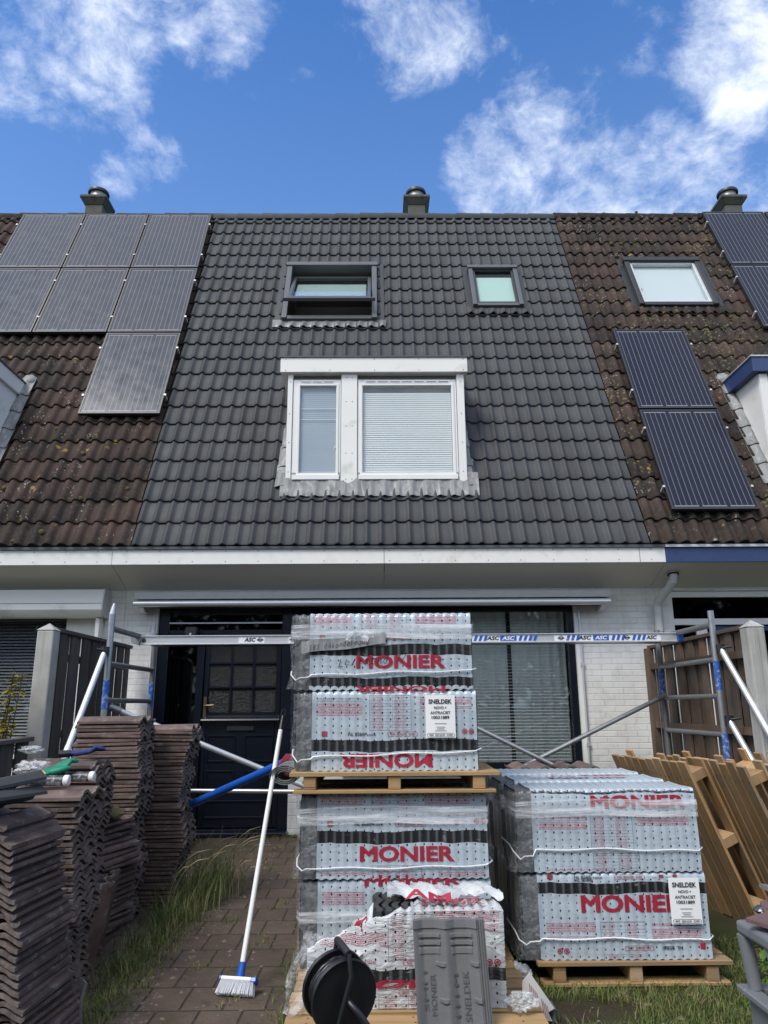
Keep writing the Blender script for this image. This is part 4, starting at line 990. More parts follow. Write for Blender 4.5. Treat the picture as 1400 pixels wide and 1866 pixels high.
# ------------------------------------------------------------------ packs of new tiles in printed foil
RIB = .041
RED = (.36, .05, .08); GRY = (.13, .14, .20)
class Pack:
    def __init__(s, x0, yf, z0, film, label, W=.90, D=.352, H=.384, group='foil wrapped packs of new tiles'):
        s.x0, s.yf, s.z0, s.W, s.D, s.H = x0, yf, z0, W, D, H; s.seed = len(label)+int(z0*100)
        s.r = random.Random(s.seed); s.ph = s.r.uniform(0, 6)
        s.t = thing('tile_pack', label, 'tile pack', (x0+W/2, yf+D/2, z0), group)
        s.shell(0., W, .006, 'tile_block', M['tilewrap'], True)
        if film: s.film = s.shell(.078, W+.001, 0., 'printed_foil', film, False)
    def rib(s, x): return .0019*math.cos(2*PI*x/RIB)
    def wav(s, x, z): return .006*math.sin(x*4.3+s.ph+z*9)*math.sin(z*7+s.ph)
    def front(s, x, z): return s.yf-s.rib(x)+s.wav(x, z)         # x, z measured from the pack's lower left corner
    def shell(s, xa, xb, inset, name, mat, sides):
        D, H = s.D, s.H; c = .022
        path = [(0, .0), (0, .05), (0, .12), (0, .19), (0, .26), (0, .32), (0, H-c), (.25*c, H-.4*c), (c*.6, H-.12*c), (c*1.4, H), (D*.5, H-.004), (D-c, H), (D-.3*c, H-.3*c), (D, H-c), (D, H*.5), (D, 0)]
        vl = [0]
        for a, b in zip(path[:-1], path[1:]): vl.append(vl[-1]+math.hypot(b[0]-a[0], b[1]-a[1]))
        n = int((xb-xa)/RIB*6); us = lin(xa, xb, n)
        def fn(u, k):
            y, z = path[k]; am = s.rib(u)*((1.0 if k < 6 else 1.25) if not sides else 2.2); w = s.wav(u, z) if k < 9 else 0
            edge = max(0, 1-(u/.012))*0
            if k <= 6: return (s.x0+u, s.yf+y-am+w+inset+edge, s.z0+z-inset*(k > 5)+(.004*math.cos(2*PI*u/RIB) if k == 0 else 0))
            if k <= 8: return (s.x0+u, s.yf+y-am*.7+w+inset*.7, s.z0+z+am*.9-inset*.7)
            if k <= 11: return (s.x0+u, s.yf+y, s.z0+z+am*.7-inset)
            return (s.x0+u, s.yf+y+am-inset, s.z0+z-inset*(k < 13))
        mb = MB(); mb.grid(fn, us, list(range(len(path))), uvfn=lambda u, k: (u, vl[k]))
        if sides:
            for sx, x, e in ((-1, xa, 0), (1, xb, n-1)):
                prof = lambda q: .014*(.5+.5*math.cos(2*PI*q*2.3+.6))
                mb.grid(lambda u, v: (s.x0+x+sx*(prof(u)*min(1, 6*(1-abs(2*v-1)))*1.-.004), s.yf+inset+(s.D-2*inset)*u, s.z0+.004+(s.H-.018)*v), lin(0, 1, 24), [0, .06, .94, 1])
        return mb.build(name, mat, s.t, 50)
    def put(s, x, z, lift=.003): return (s.x0+x, s.front(x, z)-lift, s.z0+z)
    def word(s, body, x, z, w, h, mat, bold=.0, slant=0., flip=False, name='lettering', skew=0., lift=.003, par=None):
        mb = MB()
        fn = (lambda a, b: s.put(x+w-a, z+h-b, lift)) if flip else (lambda a, b: s.put(x+a, z+b+skew*a, lift))
        lettering(mb, body, fn, w, h, bold, slant, RIB/4)
        return mb.build(name, mat, par or s.film)
    def brand(s, x, z, w=.46, h=.066, flip=False): return s.word('MONIER', x, z, w, h, M['red'], .035, flip=flip)
    def marks(s, z, flip=False):
        """the small row of marks: red square, approval text, framed number, pictograms"""
        mb = MB(); q = lambda x0, x1, z0, z1: mb.grid(lambda u, v: s.put(u, v, .0035), lin(x0, x1, 6), [z0, z1])
        X = (lambda a: .9-a) if flip else (lambda a: a)
        q(min(X(.128), X(.155)), max(X(.128), X(.155)), z, z+.024)
        for k in range(4): q(min(X(.64+k*.034), X(.662+k*.034)), max(X(.64+k*.034), X(.662+k*.034)), z+.004, z+.006+.012*(k % 2))
        mb.build('red_mark', M['pinkprint'], s.film)
        a, b = (.26, .40) if not flip else (.50, .40)
        s.word('NL BSB\u00ae', .26 if not flip else .54, z, .085, .017, M['ink'], .01, flip=flip); s.word('K20540', .352 if not flip else .485, z, .045, .010, M['ink'], .01, flip=flip)
        s.pill(.455 if not flip else .30, z-.004, .15, .024, '490  BENOR  0390', flip)
    def pill(s, x, z, w, h, txt, flip=False, lift=.0035, par=None):
        mb = MB(); n = 40; r = h/2
        def ring(rad, k):
            a = 2*PI*k/n; cx = x+r if math.cos(a) < 0 else x+w-r; return s.put(cx+math.cos(a)*rad, z+r+math.sin(a)*rad, lift)
        vs_ = [ring(r, k) for k in range(n)]+[ring(r-.0022, k) for k in range(n)]
        mb.add(vs_, [(k, (k+1) % n, n+(k+1) % n, n+k) for k in range(n)]); mb.build('pill_outline', M['pinkprint'], par or s.film)
        s.word(txt, x+.014, z+h*.27, w-.028, h*.46, M['pinkprint'], .01, flip=flip, par=par, lift=lift)
    def rings(s, x, z):
        mb = MB()
        for cx in (x, x+.032):
            n = 20; vs_ = []
            for rad in (.013, .009): vs_ += [s.put(cx+math.cos(2*PI*k/n)*rad, z+math.sin(2*PI*k/n)*rad, .0035) for k in range(n)]
            mb.add(vs_, [(k, (k+1) % n, n+(k+1) % n, n+k) for k in range(n)])
            mb.add([s.put(cx+a, z+b, .0035) for a, b in ((-.005, -.004), (.005, -.004), (.005, .004), (-.005, .004))], [(0, 1, 2, 3)])
        mb.build('ring_mark', M['red'], s.film)
    def strap(s, z, sag=.0):
        r = s.r; k0 = r.uniform(0, 6)
        f = lambda x: z+.010*math.sin(x*3.1+k0)+.004*math.sin(x*17+k0)-sag*(x < .08)
        pts = [(s.x0-.022, s.yf+s.D, s.z0+z+.01), (s.x0-.024, s.yf+.10, s.z0+z+.018), (s.x0-.018, s.yf+.025, s.z0+z-.002), (s.x0+.01, s.yf-.012, s.z0+f(0)-.01)]
        pts += [(s.x0+x, s.front(x, z)-.010, s.z0+f(x)) for x in lin(.03, s.W-.01, 60)]
        pts += [(s.x0+s.W+.022, s.yf+.02, s.z0+f(s.W)+.01), (s.x0+s.W+.022, s.yf+s.D, s.z0+z+.012)]
        MB().poly(pts, .0036, 6).build('strap', M['strap'], s.t, 60)
        # the foil's lower flap ends just under the strap
    def wrap(s, z0, z1, skew=.0):
        e = .016; W, D = s.W, s.D
        loop = [(-e-.006, D), (-e-.012, D*.5), (-e-.006, .02), (-.004, -e), (W*.25, -e-.004), (W*.5, -e-.002), (W*.75, -e-.005), (W+.004, -e), (W+e, .02), (W+e, D)]
        L = [0]
        for a, b in zip(loop[:-1], loop[1:]): L.append(L[-1]+math.hypot(b[0]-a[0], b[1]-a[1]))
        def fn(k, v):
            x, y = loop[k]; f = L[k]/L[-1]
            return (s.x0+x, s.yf+y-.004*math.sin(v*9+k*2.1), s.z0+z0+(z1-z0)*v+skew*(f-.5)+.006*math.sin(k*1.7))
        MB().grid(fn, list(range(len(loop))), lin(0, 1, 9), uvfn=lambda k, v: (L[k], (z1-z0)*v)).build('stretch_wrap', M['wrap'], s.t, 60)
    def cover(s, lo=.02):
        """thin clear film puffed round the left end"""
        r = s.r
        def fn(u, v):
            x, y = ((-.024-.005*math.sin(v*7+s.ph), s.D*(1-u*1.2)) if u < .8 else (-.022+.10*(u-.8)/.2, -.006-.006*math.sin((u-.8)*10)))
            fl = .022*max(0, 1-v*5)
            return (s.x0+x-fl+r.uniform(-.002, .002), s.yf+y-.004+r.uniform(-.0015, .0015), s.z0+.006+(s.H-.02)*v)
        MB().grid(fn, lin(0, 1, 12), lin(0, 1, 14)).build('clear_film', M['clear'], s.t, 60)
    def ticket(s, x, z, w=.148, h=.205):
        mb = MB().grid(lambda a, b: (s.x0+x+a, s.yf-.017-.004*math.sin(a*15), s.z0+z+b), lin(0, w, 8), lin(0, h, 4), thick=(0, .0012, 0))
        tk = mb.build('ticket', M['paper'], s.t)
        fn0 = lambda X, Z: (lambda a, b: (s.x0+x+X+a, s.yf-.0195-.004*math.sin((X+a)*15), s.z0+z+Z+b))
        m2 = MB()
        for body, X, Z, ww, hh, bd in (('SNELDEK', .016, .163, .116, .022, .03), ('NOVO +', .043, .137, .062, .014, .02), ('ANTRACIET', .024, .113, .10, .014, .02), ('10031889', .030, .090, .088, .015, .025), ('490  BENOR  0390', .016, .0085, .116, .0095, .01)):
            lettering(m2, body, fn0(X, Z), ww, hh, bd, 0, .02)
        m2.build('ticket_text', M['ink'], tk)
        m4 = MB()
        for Z, ww in ((.067, .06), (.050, .045), (.042, .036), (.033, .058)): m4.add([fn0(.074-ww/2, Z)(0, 0), fn0(.074-ww/2, Z)(ww, 0), fn0(.074-ww/2, Z)(ww, .0028), fn0(.074-ww/2, Z)(0, .0028)], [(0, 1, 2, 3)])
        m4.build('fine_print', M['tape'], tk)
        n = 36; m3 = MB(); r = .0095
        for rad in (r, r-.0016): m3.v += [fn0(0, 0)((.006+r if math.cos(2*PI*k/n) < 0 else w-.006-r)+math.cos(2*PI*k/n)*rad, .013+math.sin(2*PI*k/n)*rad) for k in range(n)]
        m3.f = [[k, (k+1) % n, n+(k+1) % n, n+k] for k in range(n)]; m3.m = [0]*n; m3.build('ticket_frame', M['ink'], tk)
def film(name, bands, blocks, tables): return mat_film(name, bands, blocks, tables)

F1 = film('foil_one', [(.018, .062), (.172, .226)], [(.09, .29, .325, .378, RED), (.62, .83, .325, .378, RED)], [(.34, .575, .305, .40)])
F2 = film('foil_two', [(.092, .147)], [(.10, .33, .33, .352, GRY), (.10, .33, .285, .325, RED), (.10, .33, .262, .283, RED), (.62, .88, .29, .35, RED)], [(.365, .575, .19, .36)])
F3 = film('foil_three', [(.157, .212)], [(.09, .30, .33, .375, RED), (.60, .82, .33, .375, RED), (.10, .33, .004, .028, RED), (.66, .88, .004, .028, RED)], [(.34, .57, .31, .40), (.345, .58, .004, .058)])
F4 = film('foil_four', [(.06, .11)], [(.10, .30, .27, .33, RED), (.62, .85, .27, .33, RED)], [(.365, .575, .15, .30)])
F5 = film('foil_five', [(.362, .374)], [(.11, .35, .235, .262, RED), (.11, .35, .195, .228, RED), (.60, .86, .21, .262, RED), (.13, .42, .004, .02, RED)], [(.365, .575, .10, .262), (.37, .60, .004, .085)])
F6 = film('foil_six', [(.288, .338)], [(.11, .35, .095, .165, RED), (.62, .86, .09, .165, RED)], [(.37, .59, .08, .165), (.38, .6, .0, .025)])
FX = film('foil_plain', [(.15, .21)], [(.10, .32, .28, .34, RED), (.60, .84, .28, .34, RED)], [(.36, .58, .25, .36)])

# middle stack
P4 = Pack(-.365, 3.86, .114, F4, 'printed tile pack at the bottom of the middle stack, half hidden behind the opened pack'); P4.brand(.30, .352, .46, .05); P4.cover(); P4.wrap(.20, .25)
P3 = Pack(-.372, 3.85, .499, F3, 'printed tile pack under the raised pallet, bold red word above its white strap', H=.386); P3.brand(.285, .075, .455, .07); P3.marks(.236); P3.strap(.058); P3.wrap(.245, .325, .01); P3.cover(); P3.rings(.85, .255)
P2 = Pack(-.405, 3.845, .986, F2, 'printed tile pack with white ticket standing on the raised pallet, red word upside down'); P2.brand(.215, .016, .46, .066, True); P2.marks(.165); P2.strap(.078, .01); P2.ticket(.645, .155); P2.rings(.84, .185); P2.cover(); P2.brand(.29, .376, .46, .03, True)
P1 = Pack(-.422, 3.85, 1.374, F1, 'topmost printed tile pack with grey tape and handwriting', H=.388, W=.905); P1.brand(.315, .105, .455, .068); P1.marks(.252); P1.strap(.080, .01); P1.wrap(.255, .33); P1.cover()
tp = MB().grid(lambda a, b: P1.put(.035+a, .182+b+.045*a/.43+.004*math.sin(a*20), .014+.004*math.sin(a*31)), lin(0, .43, 40), lin(0, .058, 4), thick=(0, .002, 0)).build('tape', M['tape'], P1.t)
def scribble(mb, body, x, z, w, h, skew, jit, seed, lift):
    r = random.Random(seed); n = len(body); k = 0
    for i, ch in enumerate(body):
        if ch == ' ': continue
        cw = w/n*.72; hh = h*(.62 if ch in 'aeouns' else .95)*r.uniform(.9, 1.1); ox = x+w*i/n; oz = z+skew*i/n*w+r.uniform(-jit, jit)
        lettering(mb, ch, lambda a, b: P1.put(ox+a, oz+b, lift+.004*math.sin((ox-.035+a)*31)), cw, hh, -.012, .25, 0)
mb = MB(); scribble(mb, 'SBS dAkonderhoud', .075, .198, .31, .030, .105, .002, 4, .0165); mb.build('handwriting', M['ink'], tp)
mb = MB(); scribble(mb, 'Lelystad 77', .225, .115, .36, .042, .08, .006, 9, .008); mb.build('handwriting', M['ink'], P1.film)
mb = MB(); rw = random.Random(5)
mb.grid(lambda u, v: (P1.x0+.255+.13*u+.02*v, P1.yf-.024-.01*rw.random()-.012*math.sin(u*9), P1.z0+.235+.055*v*(1-.5*abs(u-.5))+.012*rw.random()), lin(0, 1, 14), lin(0, 1, 8)); mb.build('loose_wrap_end', M['crumple'], P1.t, 60)
for k, (z, yy, W) in enumerate(((.114, 4.225, .9), (.499, 4.222, .9))):
    q = Pack(-.362, yy, z, FX, ('second row pack at the bottom of the middle stack, seen edge on', 'second row pack under the raised pallet, seen edge on')[k])
for k, z in enumerate((.986, 1.374)):
    q = Pack(-.405, 4.215, z, FX, ('second row pack on the raised pallet, lower layer', 'second row pack on the raised pallet, top layer')[k])

# right stack, three rows deep, two layers
P6 = Pack(.700, 3.955, .114, F6, 'front lower pack of the right stack, white ticket over its red word'); P6.brand(.285, .205, .50, .078); P6.marks(.355); P6.strap(.085, .012); P6.ticket(.715, .155); P6.rings(.17, .040); P6.cover()
P6.pill(.48, .040, .14, .022, '490  BENOR  0390', True); P6.word('NL BSB\u00ae', .66, .042, .10, .016, M['ink'], .01, flip=True); MB().grid(lambda u, v: P6.put(u, v, .0035), lin(.845, .870, 5), [.045, .07]).build('red_mark', M['red'], P6.film); P6.word('NL BSB\u00ae', .26, .343, .09, .015, M['ink'], .01)
P5 = Pack(.690, 3.950, .500, F5, 'front upper pack of the right stack, red word half hidden by stretch wrap'); P5.brand(.375, .292, .48, .062); P5.strap(.095, .03); P5.wrap(.255, .335, .008); P5.cover()
for k in range(2):
    Pack(.695-.01*k, 4.330+.372*k, .114, None if k else FX, ('middle lower pack of the right stack', 'rear lower pack of the right stack')[k]+', dark tile side facing the middle stack').cover()
    q = Pack(.680-.012*k, 4.325+.372*k, .500, FX, ('middle upper pack of the right stack, clear film over its ribbed top', 'rear upper pack of the right stack, farthest ribbed top')[k], H=.39+.006*k); q.wrap(.25, .33, .01); q.cover()
    if k == 0:
        mb = MB(); lettering(mb, 'MONIER', lambda a, b: (q.x0+.30+a, q.yf+.10+b*1.0, q.z0+q.H+.011), .46, .10, .035); mb.build('lettering', M['red'], q.film)
        mb = MB(); rc = random.Random(3); mb.grid(lambda u, v: (q.x0+.18+.30*u, q.yf+.05+.12*v, q.z0+q.H+.012+.02*rc.random()*math.sin(PI*u)), lin(0, 1, 26), lin(0, 1, 12)); mb.build('crumpled_film', M['crumple'], q.t, 60)

# the opened pack in front
po = thing('opened_tile_pack', 'opened tile pack in front, torn white foil showing dark tile ends', 'tile pack', (.1, 3.58, .114), 'foil wrapped packs of new tiles')
ox, oy, oz, oW, oH = -.36, 3.40, .114, .88, .36
mb = MB()
for i in range(8, 21):
    xa = ox+.012+i*.0415
    mb.grid(lambda u, v: (xa+.010*math.sin(2*PI*u*2.1+.4), oy+.012+.33*u, oz+.002+(oH-.03+(.02 if 7 < i < 13 else -.012))*v), lin(0, 1, 22), [0, 1], thick=(.026, 0, 0))
mb.build('tile_block', M['tile'], po, 40)
class OP(Pack):
    def __init__(s): s.x0, s.yf, s.z0, s.W, s.D, s.H, s.ph = ox, oy, oz, oW, .352, oH, 1.3; s.t = po; s.r = random.Random(2)
    def topz(s, x): return (oH-.005) if x > .47 else oH-.005-.16*((.47-x)/.47)**1.15
    def front(s, x, z): return s.yf-s.rib(x)*min(1, max(0, (x-.35)*4))-.008-.035*max(0, (.42-x))*(1+.5*math.sin(z*14))+.010*math.sin(x*9+z*17)*max(0, .6-x)
O = OP()
FO = mat_film('foil_opened', [(.098, .145)], [(.12, .40, .23, .275, RED), (.60, .86, .28, .36, RED)], [(.40, .60, .17, .345), (.36, .58, .0, .045)], True)
rf = random.Random(8)
def fo(x, k):
    tz = O.topz(x)+.006*math.sin(x*60)*(x < .47)
    vsn = [0, .08, .16, .24, .32, .40, .55, .7, .85, 1.]
    if k < 10: z = tz*vsn[k]; return (ox+x, O.front(x, z), oz+z)
    f = (k-9)/4; dpt = .25*f if x > .50 else .05*f*max(0, (x-.36)/.14)
    return (ox+x, O.front(x, tz)+.006+dpt, oz+tz+.010*math.sin(f*PI)+.006*math.cos(2*PI*x/RIB)*(x > .45)+.004*rf.random()-.02*f*f)
us = lin(.07, oW, 130)
O.film = MB().grid(fo, us, list(range(14)), uvfn=lambda x, k: (x, (O.topz(x)*[0, .08, .16, .24, .32, .40, .55, .7, .85, 1.][k]) if k < 10 else O.topz(x)+.05*(k-9))).build('printed_foil', FO, po, 60)
O.word('BSB\u00ae', .245, .165, .055, .016, M['pinkprint'], .01, lift=.005); O.word('K20540', .305, .165, .045, .010, M['pinkprint'], .01, lift=.005)
O.pill(.46, .155, .15, .024, '490  BENOR  0390', lift=.005); O.pill(.44, .05, .15, .022, '490  BENOR  0390', True, lift=.005)
O.rings(.815, .165); O.word('MONIER', .24, .076, .46, .03, M['red'], .035, True, lift=.005)
# word running over the folded back top
def ontop(x, b): return (ox+x, oy+.03+b, oz+oH+.016+.006*math.cos(2*PI*x/RIB))
mb = MB(); lettering(mb, 'NIER', lambda a, b: ontop(.545+a, b), .27, .07, .035, 0, RIB/4); mb.build('lettering', M['red'], O.film)
# rolled flap of white foil on top, and the flap thrown to the left
mb = MB(); rk = random.Random(12)
def flap(u, v):
    x = .40+.50*u; a = v*PI*1.25
    return (ox+x, oy+.20-.07*math.cos(a)+.03*math.sin(u*11), oz+oH+.014+.036*math.sin(a)*(1-.4*u)+.016*math.sin(u*24+v*6)*math.sin(v*5+u*9)+.010*rk.random())
mb.grid(flap, lin(0, 1, 40), lin(0, 1, 12)); mb.build('foil_flap', mat_film('foil_flap_print', [], [], [], True), po, 70)
mb = MB(); lettering(mb, 'AM', lambda a, b: (ox+.47+a, oy+.03+b*.6, oz+oH+.030+.010*math.sin(a*30)+b*.4), .20, .06, .035, 0, .02); mb.build('lettering', M['red'], po)
FL = mat_film('foil_left_flap', [], [(.02, .30, .05, .10, RED)], [], True)
def lf(u, v):
    x = .09+.25*u; z = .17+.20*u; lo = z-.15
    zz = lo+(z-lo)*v
    return (ox+x-.02*(1-v), oy-.035+.08*v+.02*math.sin(u*8+v*5)+.012*math.sin(u*21), oz+zz+.008*math.sin(u*17+v*9))
lfo = MB().grid(lf, lin(0, 1, 40), lin(0, 1, 14), uvfn=lambda u, v: (.3*u, .15*v)).build('foil_flap', FL, po, 70)
mb = MB(); lettering(mb, 'R', lambda a, b: tuple(Vector(lf(.66+(.075-a)/.25, .40+b/.15))+Vector((0, -.006, 0))), .075, .085, .05, .2, .01); mb.build('lettering', M['red'], lfo)
rc = random.Random(21)      # clear film hanging off the left end down to the pallet
def cf(u, v):
    x = .045+.20*u-.08*v; z = .27-.265*v-.03*u
    return (ox+x+.012*math.sin(v*9+u*4), oy-.02-.06*v+.07*(1-u)*(1-v)+.016*math.sin(u*13+v*7)+.003*rc.random(), oz+max(.006, z)+.003*rc.random())
MB().grid(cf, lin(0, 1, 26), lin(0, 1, 26)).build('clear_film', mat_clear_plastic('hanging_film', .06, .45, (.7, .72, .74)), po, 70)

def crumple(c, r, label, seed, flat=.6, cat='plastic scrap', mat=None, name='crumpled_plastic'):
    q = random.Random(seed); mb = MB(); n, m = 34, 22; ph = [q.uniform(0, 6) for _ in range(8)]
    def fn(u, v):
        a, b = 2*PI*u, PI*v; s = 1+.22*math.sin(2*a+ph[0]+2*b)*math.sin(3*b+ph[1])+.12*math.sin(7*a+ph[2])*math.sin(5*b+ph[3])+.16*q.uniform(-1, 1)*(0 < u < 1)
        return (c[0]+r*s*math.sin(b)*math.cos(a), c[1]+r*s*math.sin(b)*math.sin(a), c[2]+r*flat+r*flat*s*math.cos(b)*.9)
    mb.grid(fn, lin(0, 1, n), lin(.02, .98, m)); return tag(mb.build(name, mat or M['crumple'], None, 70), label, cat)
crumple((.575, 3.36, .114), .055, 'crumpled clear plastic on the pallet corner beside the opened pack', 4)
crumple((.64, 3.95, .01), .08, 'crumpled clear plastic on the ground between the two pack stacks', 6)
sc = MB(); rs = random.Random(4)
pts = [(0, 0), (.0, .10), (.03, .155), (.13, .06), (.105, .03), (.12, .0), (.08, -.02)]
sc.prism(pts, lambda a, b, d: (.60+a+.02*d, 3.50-.25*b+d, .085+b*.95-.5*a), 0, .004)
cs = thing('foil_scrap', 'torn white foil scrap with red stripes propped beside the opened pack', 'foil scrap', (.65, 3.5, .05))
sc.build('sheet', M['paper'], cs)
mb = MB()
for k in range(9): 
    o_ = .022+k*.0075+(.012 if k > 4 else 0)
    mb.add([(.60+a+o_*0, 3.497-.25*b, .0855+b*.95-.5*a) for a, b in ((o_+.004, .125-.75*o_), (o_+.0062, .125-.75*o_), (o_+.018, .0), (o_+.0158, .0))], [(0, 1, 2, 3)])
mb.build('red_stripe', M['pinkprint'], cs)
MB().grid(lambda u, v: (.69+.055*u, 3.52+.02*math.sin(u*6), .012+.05*v+.03*(1-u)), lin(0, 1, 10), [0, 1], thick=(0, .10, 0)).build('folded_edge', M['tilewrap'], cs)

# the tile leaning in front, underside out
lt = thing('leaning_roof_tile', 'new grey roof tile leaning upside out before the opened pack, embossed lettering', 'roof tile', (.29, 3.23, .112))
mt = mk('tile_underside', (.125, .125, .125), .62, var=(7., .22), bump=(60., .3, .004), dirt=(6., .60, (.19, .185, .175)))
def ltp(x, z, d=0.):    # x across, z up the tile, d outwards
    tl = R_(14); y = 3.19+z*math.sin(tl)-d*math.cos(tl); return (.137+x+.012*(1-z/.43), y-.03, .055+z*math.cos(tl)+d*math.sin(tl)*0)
TW, TH = .285, .425
def under(x, z):
    q = x/TW
    if q > .885: return -.004-.006*(int((q-.885)*50) % 2)
    b = -.022*abs(math.sin(PI*q/.885*2))**.6*0
    d = .016*(1-abs(math.cos(PI*(q/.885)*2+PI/2*0))**2.2*0) if False else 0
    pan = .5-.5*math.cos(2*PI*(q/.885)*2); dd = -.020*min(1., pan*1.5)**.8
    if z > .395: dd += .006
    for zz in (.37, .345): 
        if abs(z-zz) < .007 and pan > .25: dd += .009
    if abs(z-.318) < .012 and pan > .3: dd += .004
    for (nx, nz) in ((.36, .275), (.83, .275), (.38, .155), (.85, .155)):
        ex, ez = (q-nx)/.07, (z-nz)/.007
        if ex*ex < 1 and ez*ez < 1: dd += .010*(1-ex*ex)
    return dd
MB().grid(lambda x, z: ltp(x, z, under(x, z)), lin(0, TW, 84), lin(0, TH, 150), thick=lambda x, z: (0, .014, .004)).build('tile_body', mt, lt, 50)
def emboss(body, x, z, w, h, par):
    mb = MB(); lettering(mb, body, lambda a, b: ltp(x+h-b, z+a, under(x+h-b, z+a)+.0035), w, h, .0, 0, .01); return mb.build('embossed_text', mt2, lt)
mt2 = mk('shaded_embossing', (.075, .075, .075), .6, bump=(60., .3, .004))  # letters darker than the tile: shade of the relief put into the colour
emboss('MONIER', .058, .105, .135, .021, lt); emboss('SNELDEK', .185, .085, .165, .024, lt); emboss('SMI I', .032, .12, .13, .016, lt); emboss('I I I M', .150, .10, .14, .018, lt)

# cable reel
rl = thing('cable_reel', 'black cable reel on a tubular stand in front of the opened pack', 'cable reel', (-.13, 2.93, 0))
ax = Vector((-.42, .88, .12)).normalized(); fc = Vector((-.118, 2.865, .338)); bc = fc+ax*.085
def flange(c, name):
    MB().lathe([(0, -.006), (.03, -.012), (.08, -.008), (.105, -.006), (.117, -.010), (.121, 0), (.117, .007), (.03, .006), (0, .006)], c, ax, 40).build(name, M['rubber'], rl, 40)
flange(fc, 'flange'); flange(bc, 'flange')
MB().lathe([(.06, 0), (.06, .085)], fc, ax, 30).build('drum', M['rubber'], rl, 40)
mb = MB(); a_ = ax.cross(Vector((0, 0, 1))).normalized(); b_ = ax.cross(a_)
pts = [tuple(fc+ax*(.012+.062*(i/ 260))+(a_*math.cos(i*.26)+b_*math.sin(i*.26))*(.092+.006*math.sin(i*.7))) for i in range(261)]
MB().poly(pts, .0055, 6).build('cable', M['rubber'], rl, 60)
up = Vector((0, 0, 1))
h0 = fc-ax*.03+Vector((.004, 0, .120)); MB().poly([bc+ax*.03+up*.13+Vector((.02, 0, 0)), fc+ax*.05+up*.15, h0+up*.02-ax*.0], .013, 12).build('grip', mk('grip_rubber', (.025, .025, .027), .5), rl, 50)
MB().poly([h0+up*.02, h0-ax*.02-up*.04, fc-ax*.055+Vector((-.03, 0, -.03)), fc-ax*.05+Vector((-.075, 0, -.20)), (fc.x-.09, fc.y-.08, .02), (fc.x-.02, fc.y-.10, .016), (fc.x+.10, fc.y-.02, .016), (bc.x+.06, bc.y+.06, .016), (bc.x-.1, bc.y+.03, .016), bc+ax*.04+Vector((-.03, 0, -.1)), bc+ax*.03+up*.13+Vector((.02, 0, 0))], .0085, 10).build('stand', M['rubber'], rl, 60)
MB().poly([fc-ax*.01, fc-ax*.045, fc-ax*.055+Vector((.03, 0, -.03)), fc-ax*.055+Vector((.085, 0, -.10)), fc-ax*.05+Vector((.10, 0, -.13))], .011, 10).build('crank', M['rubber'], rl, 50)
MB().obox((.026, .002, .034), T(*(fc-ax*.0095+Vector((.055, 0.03, .055)))) @ RZ(R_(25)) @ RY(R_(25))).build('type_plate', M['sticker'], rl)
MB().lathe([(.004, 0), (.003, .004), (0, .005)], fc-ax*.008+Vector((.022, .01, .022)), -ax, 8).build('screw', M['alu'], rl)

# broom
br = thing('broom', 'white handled broom with white and blue head leaning on the middle stack', 'broom', (-.65, 3.93, 0))
b0, b1 = Vector((-.648, 3.92, .075)), Vector((-.532, 4.36, 1.262)); dh = (b1-b0).normalized()
MB().poly([b0+dh*.04, b1-dh*.10], .0125, 14).build('handle', M['whiteplastic'], br, 50)
MB().poly([b1-dh*.10, b1-dh*.02], [.0135, .010], 12).build('grip', M['rubber'], br, 50)
mb = MB(); hp = [b1-dh*.022+(dh*math.sin(t)*.022+Vector((.011, 0, 0))*math.cos(t))+dh*.02 for t in lin(0, 2*PI, 15)]; mb.poly(hp, .004, 6); mb.build('hanging_loop', M['rubber'], br, 60)
MB().poly([b0-dh*.01, b0+dh*.055], [.02, .0155], 14).build('socket', M['blueplastic'], br, 50)
hm = T(-.655, 3.90, .055) @ RZ(R_(-12)) @ RX(R_(-35)) @ Matrix.Scale(.8, 4)
mb = MB().obox((.21, .05, .022), hm @ T(0, 0, .012)); mb.build('head', M['whiteplastic'], br, bevel=.007, seg=2)
mb = MB(); mb.obox((.035, .058, .028), hm @ T(.099, 0, .009)); mb.obox((.2, .010, .020), hm @ T(0, .029, .011)); mb.obox((.015, .05, .024), hm @ T(-.108, 0, .012)); mb.build('head_bumper', M['blueplastic'], br, bevel=.006, seg=2)
mb = MB(); rb = random.Random(2)
for i in range(26):
    for j in range(8):
        x = -.098+.196*i/25; y = -.022+.044*j/7; q = hm @ Vector((x, y, .002)); e = hm @ Vector((x*1.12+rb.uniform(-.004, .004), y*1.7+rb.uniform(-.004, .004)-.006, -.072+rb.uniform(-.004, .003)))
        if e.z < .003: e.z = .003
        mb.poly([q, e], .0016, 4, False)
mb.build('bristle_block', mk('white_bristle', (.72, .73, .76), .6), br, 60)

# blue tube, red strap, roll of membrane
b0, b1 = Vector((-1.315, 5.62, .63)), Vector((-.53, 4.75, .98)); d = (b1-b0).normalized()
bt = thing('blue_tube', 'blue plastic tube resting slantwise between tile stack and middle stack', 'tube', tuple(b0))
MB().poly([b0, b1], .026, 18).build('tube', M['blueplastic'], bt, 50)
MB().poly([b0-d*.004, b0+d*.012], [.024, .027], 18).build('end_cap', M['blueplastic'], bt, 50)
rs_ = MB(); q = random.Random(6)
for k in range(5): rs_.poly([b1+Vector((.02-.01*k, -.02, .03)), b1+Vector((.0-.012*k, -.04-.01*k, -.01)), b1+Vector((.01-.02*k, -.05, -.06-.012*k)), b1+Vector((-.03+.015*k, -.05, -.09))], .010, 6)
tag(rs_.build('red_strap', M['redstrap'], None, 60), 'dark red webbing strap bunched at the upper end of the blue tube', 'strap')
mb = MB(); c = Vector((-.49, 4.22, .938))
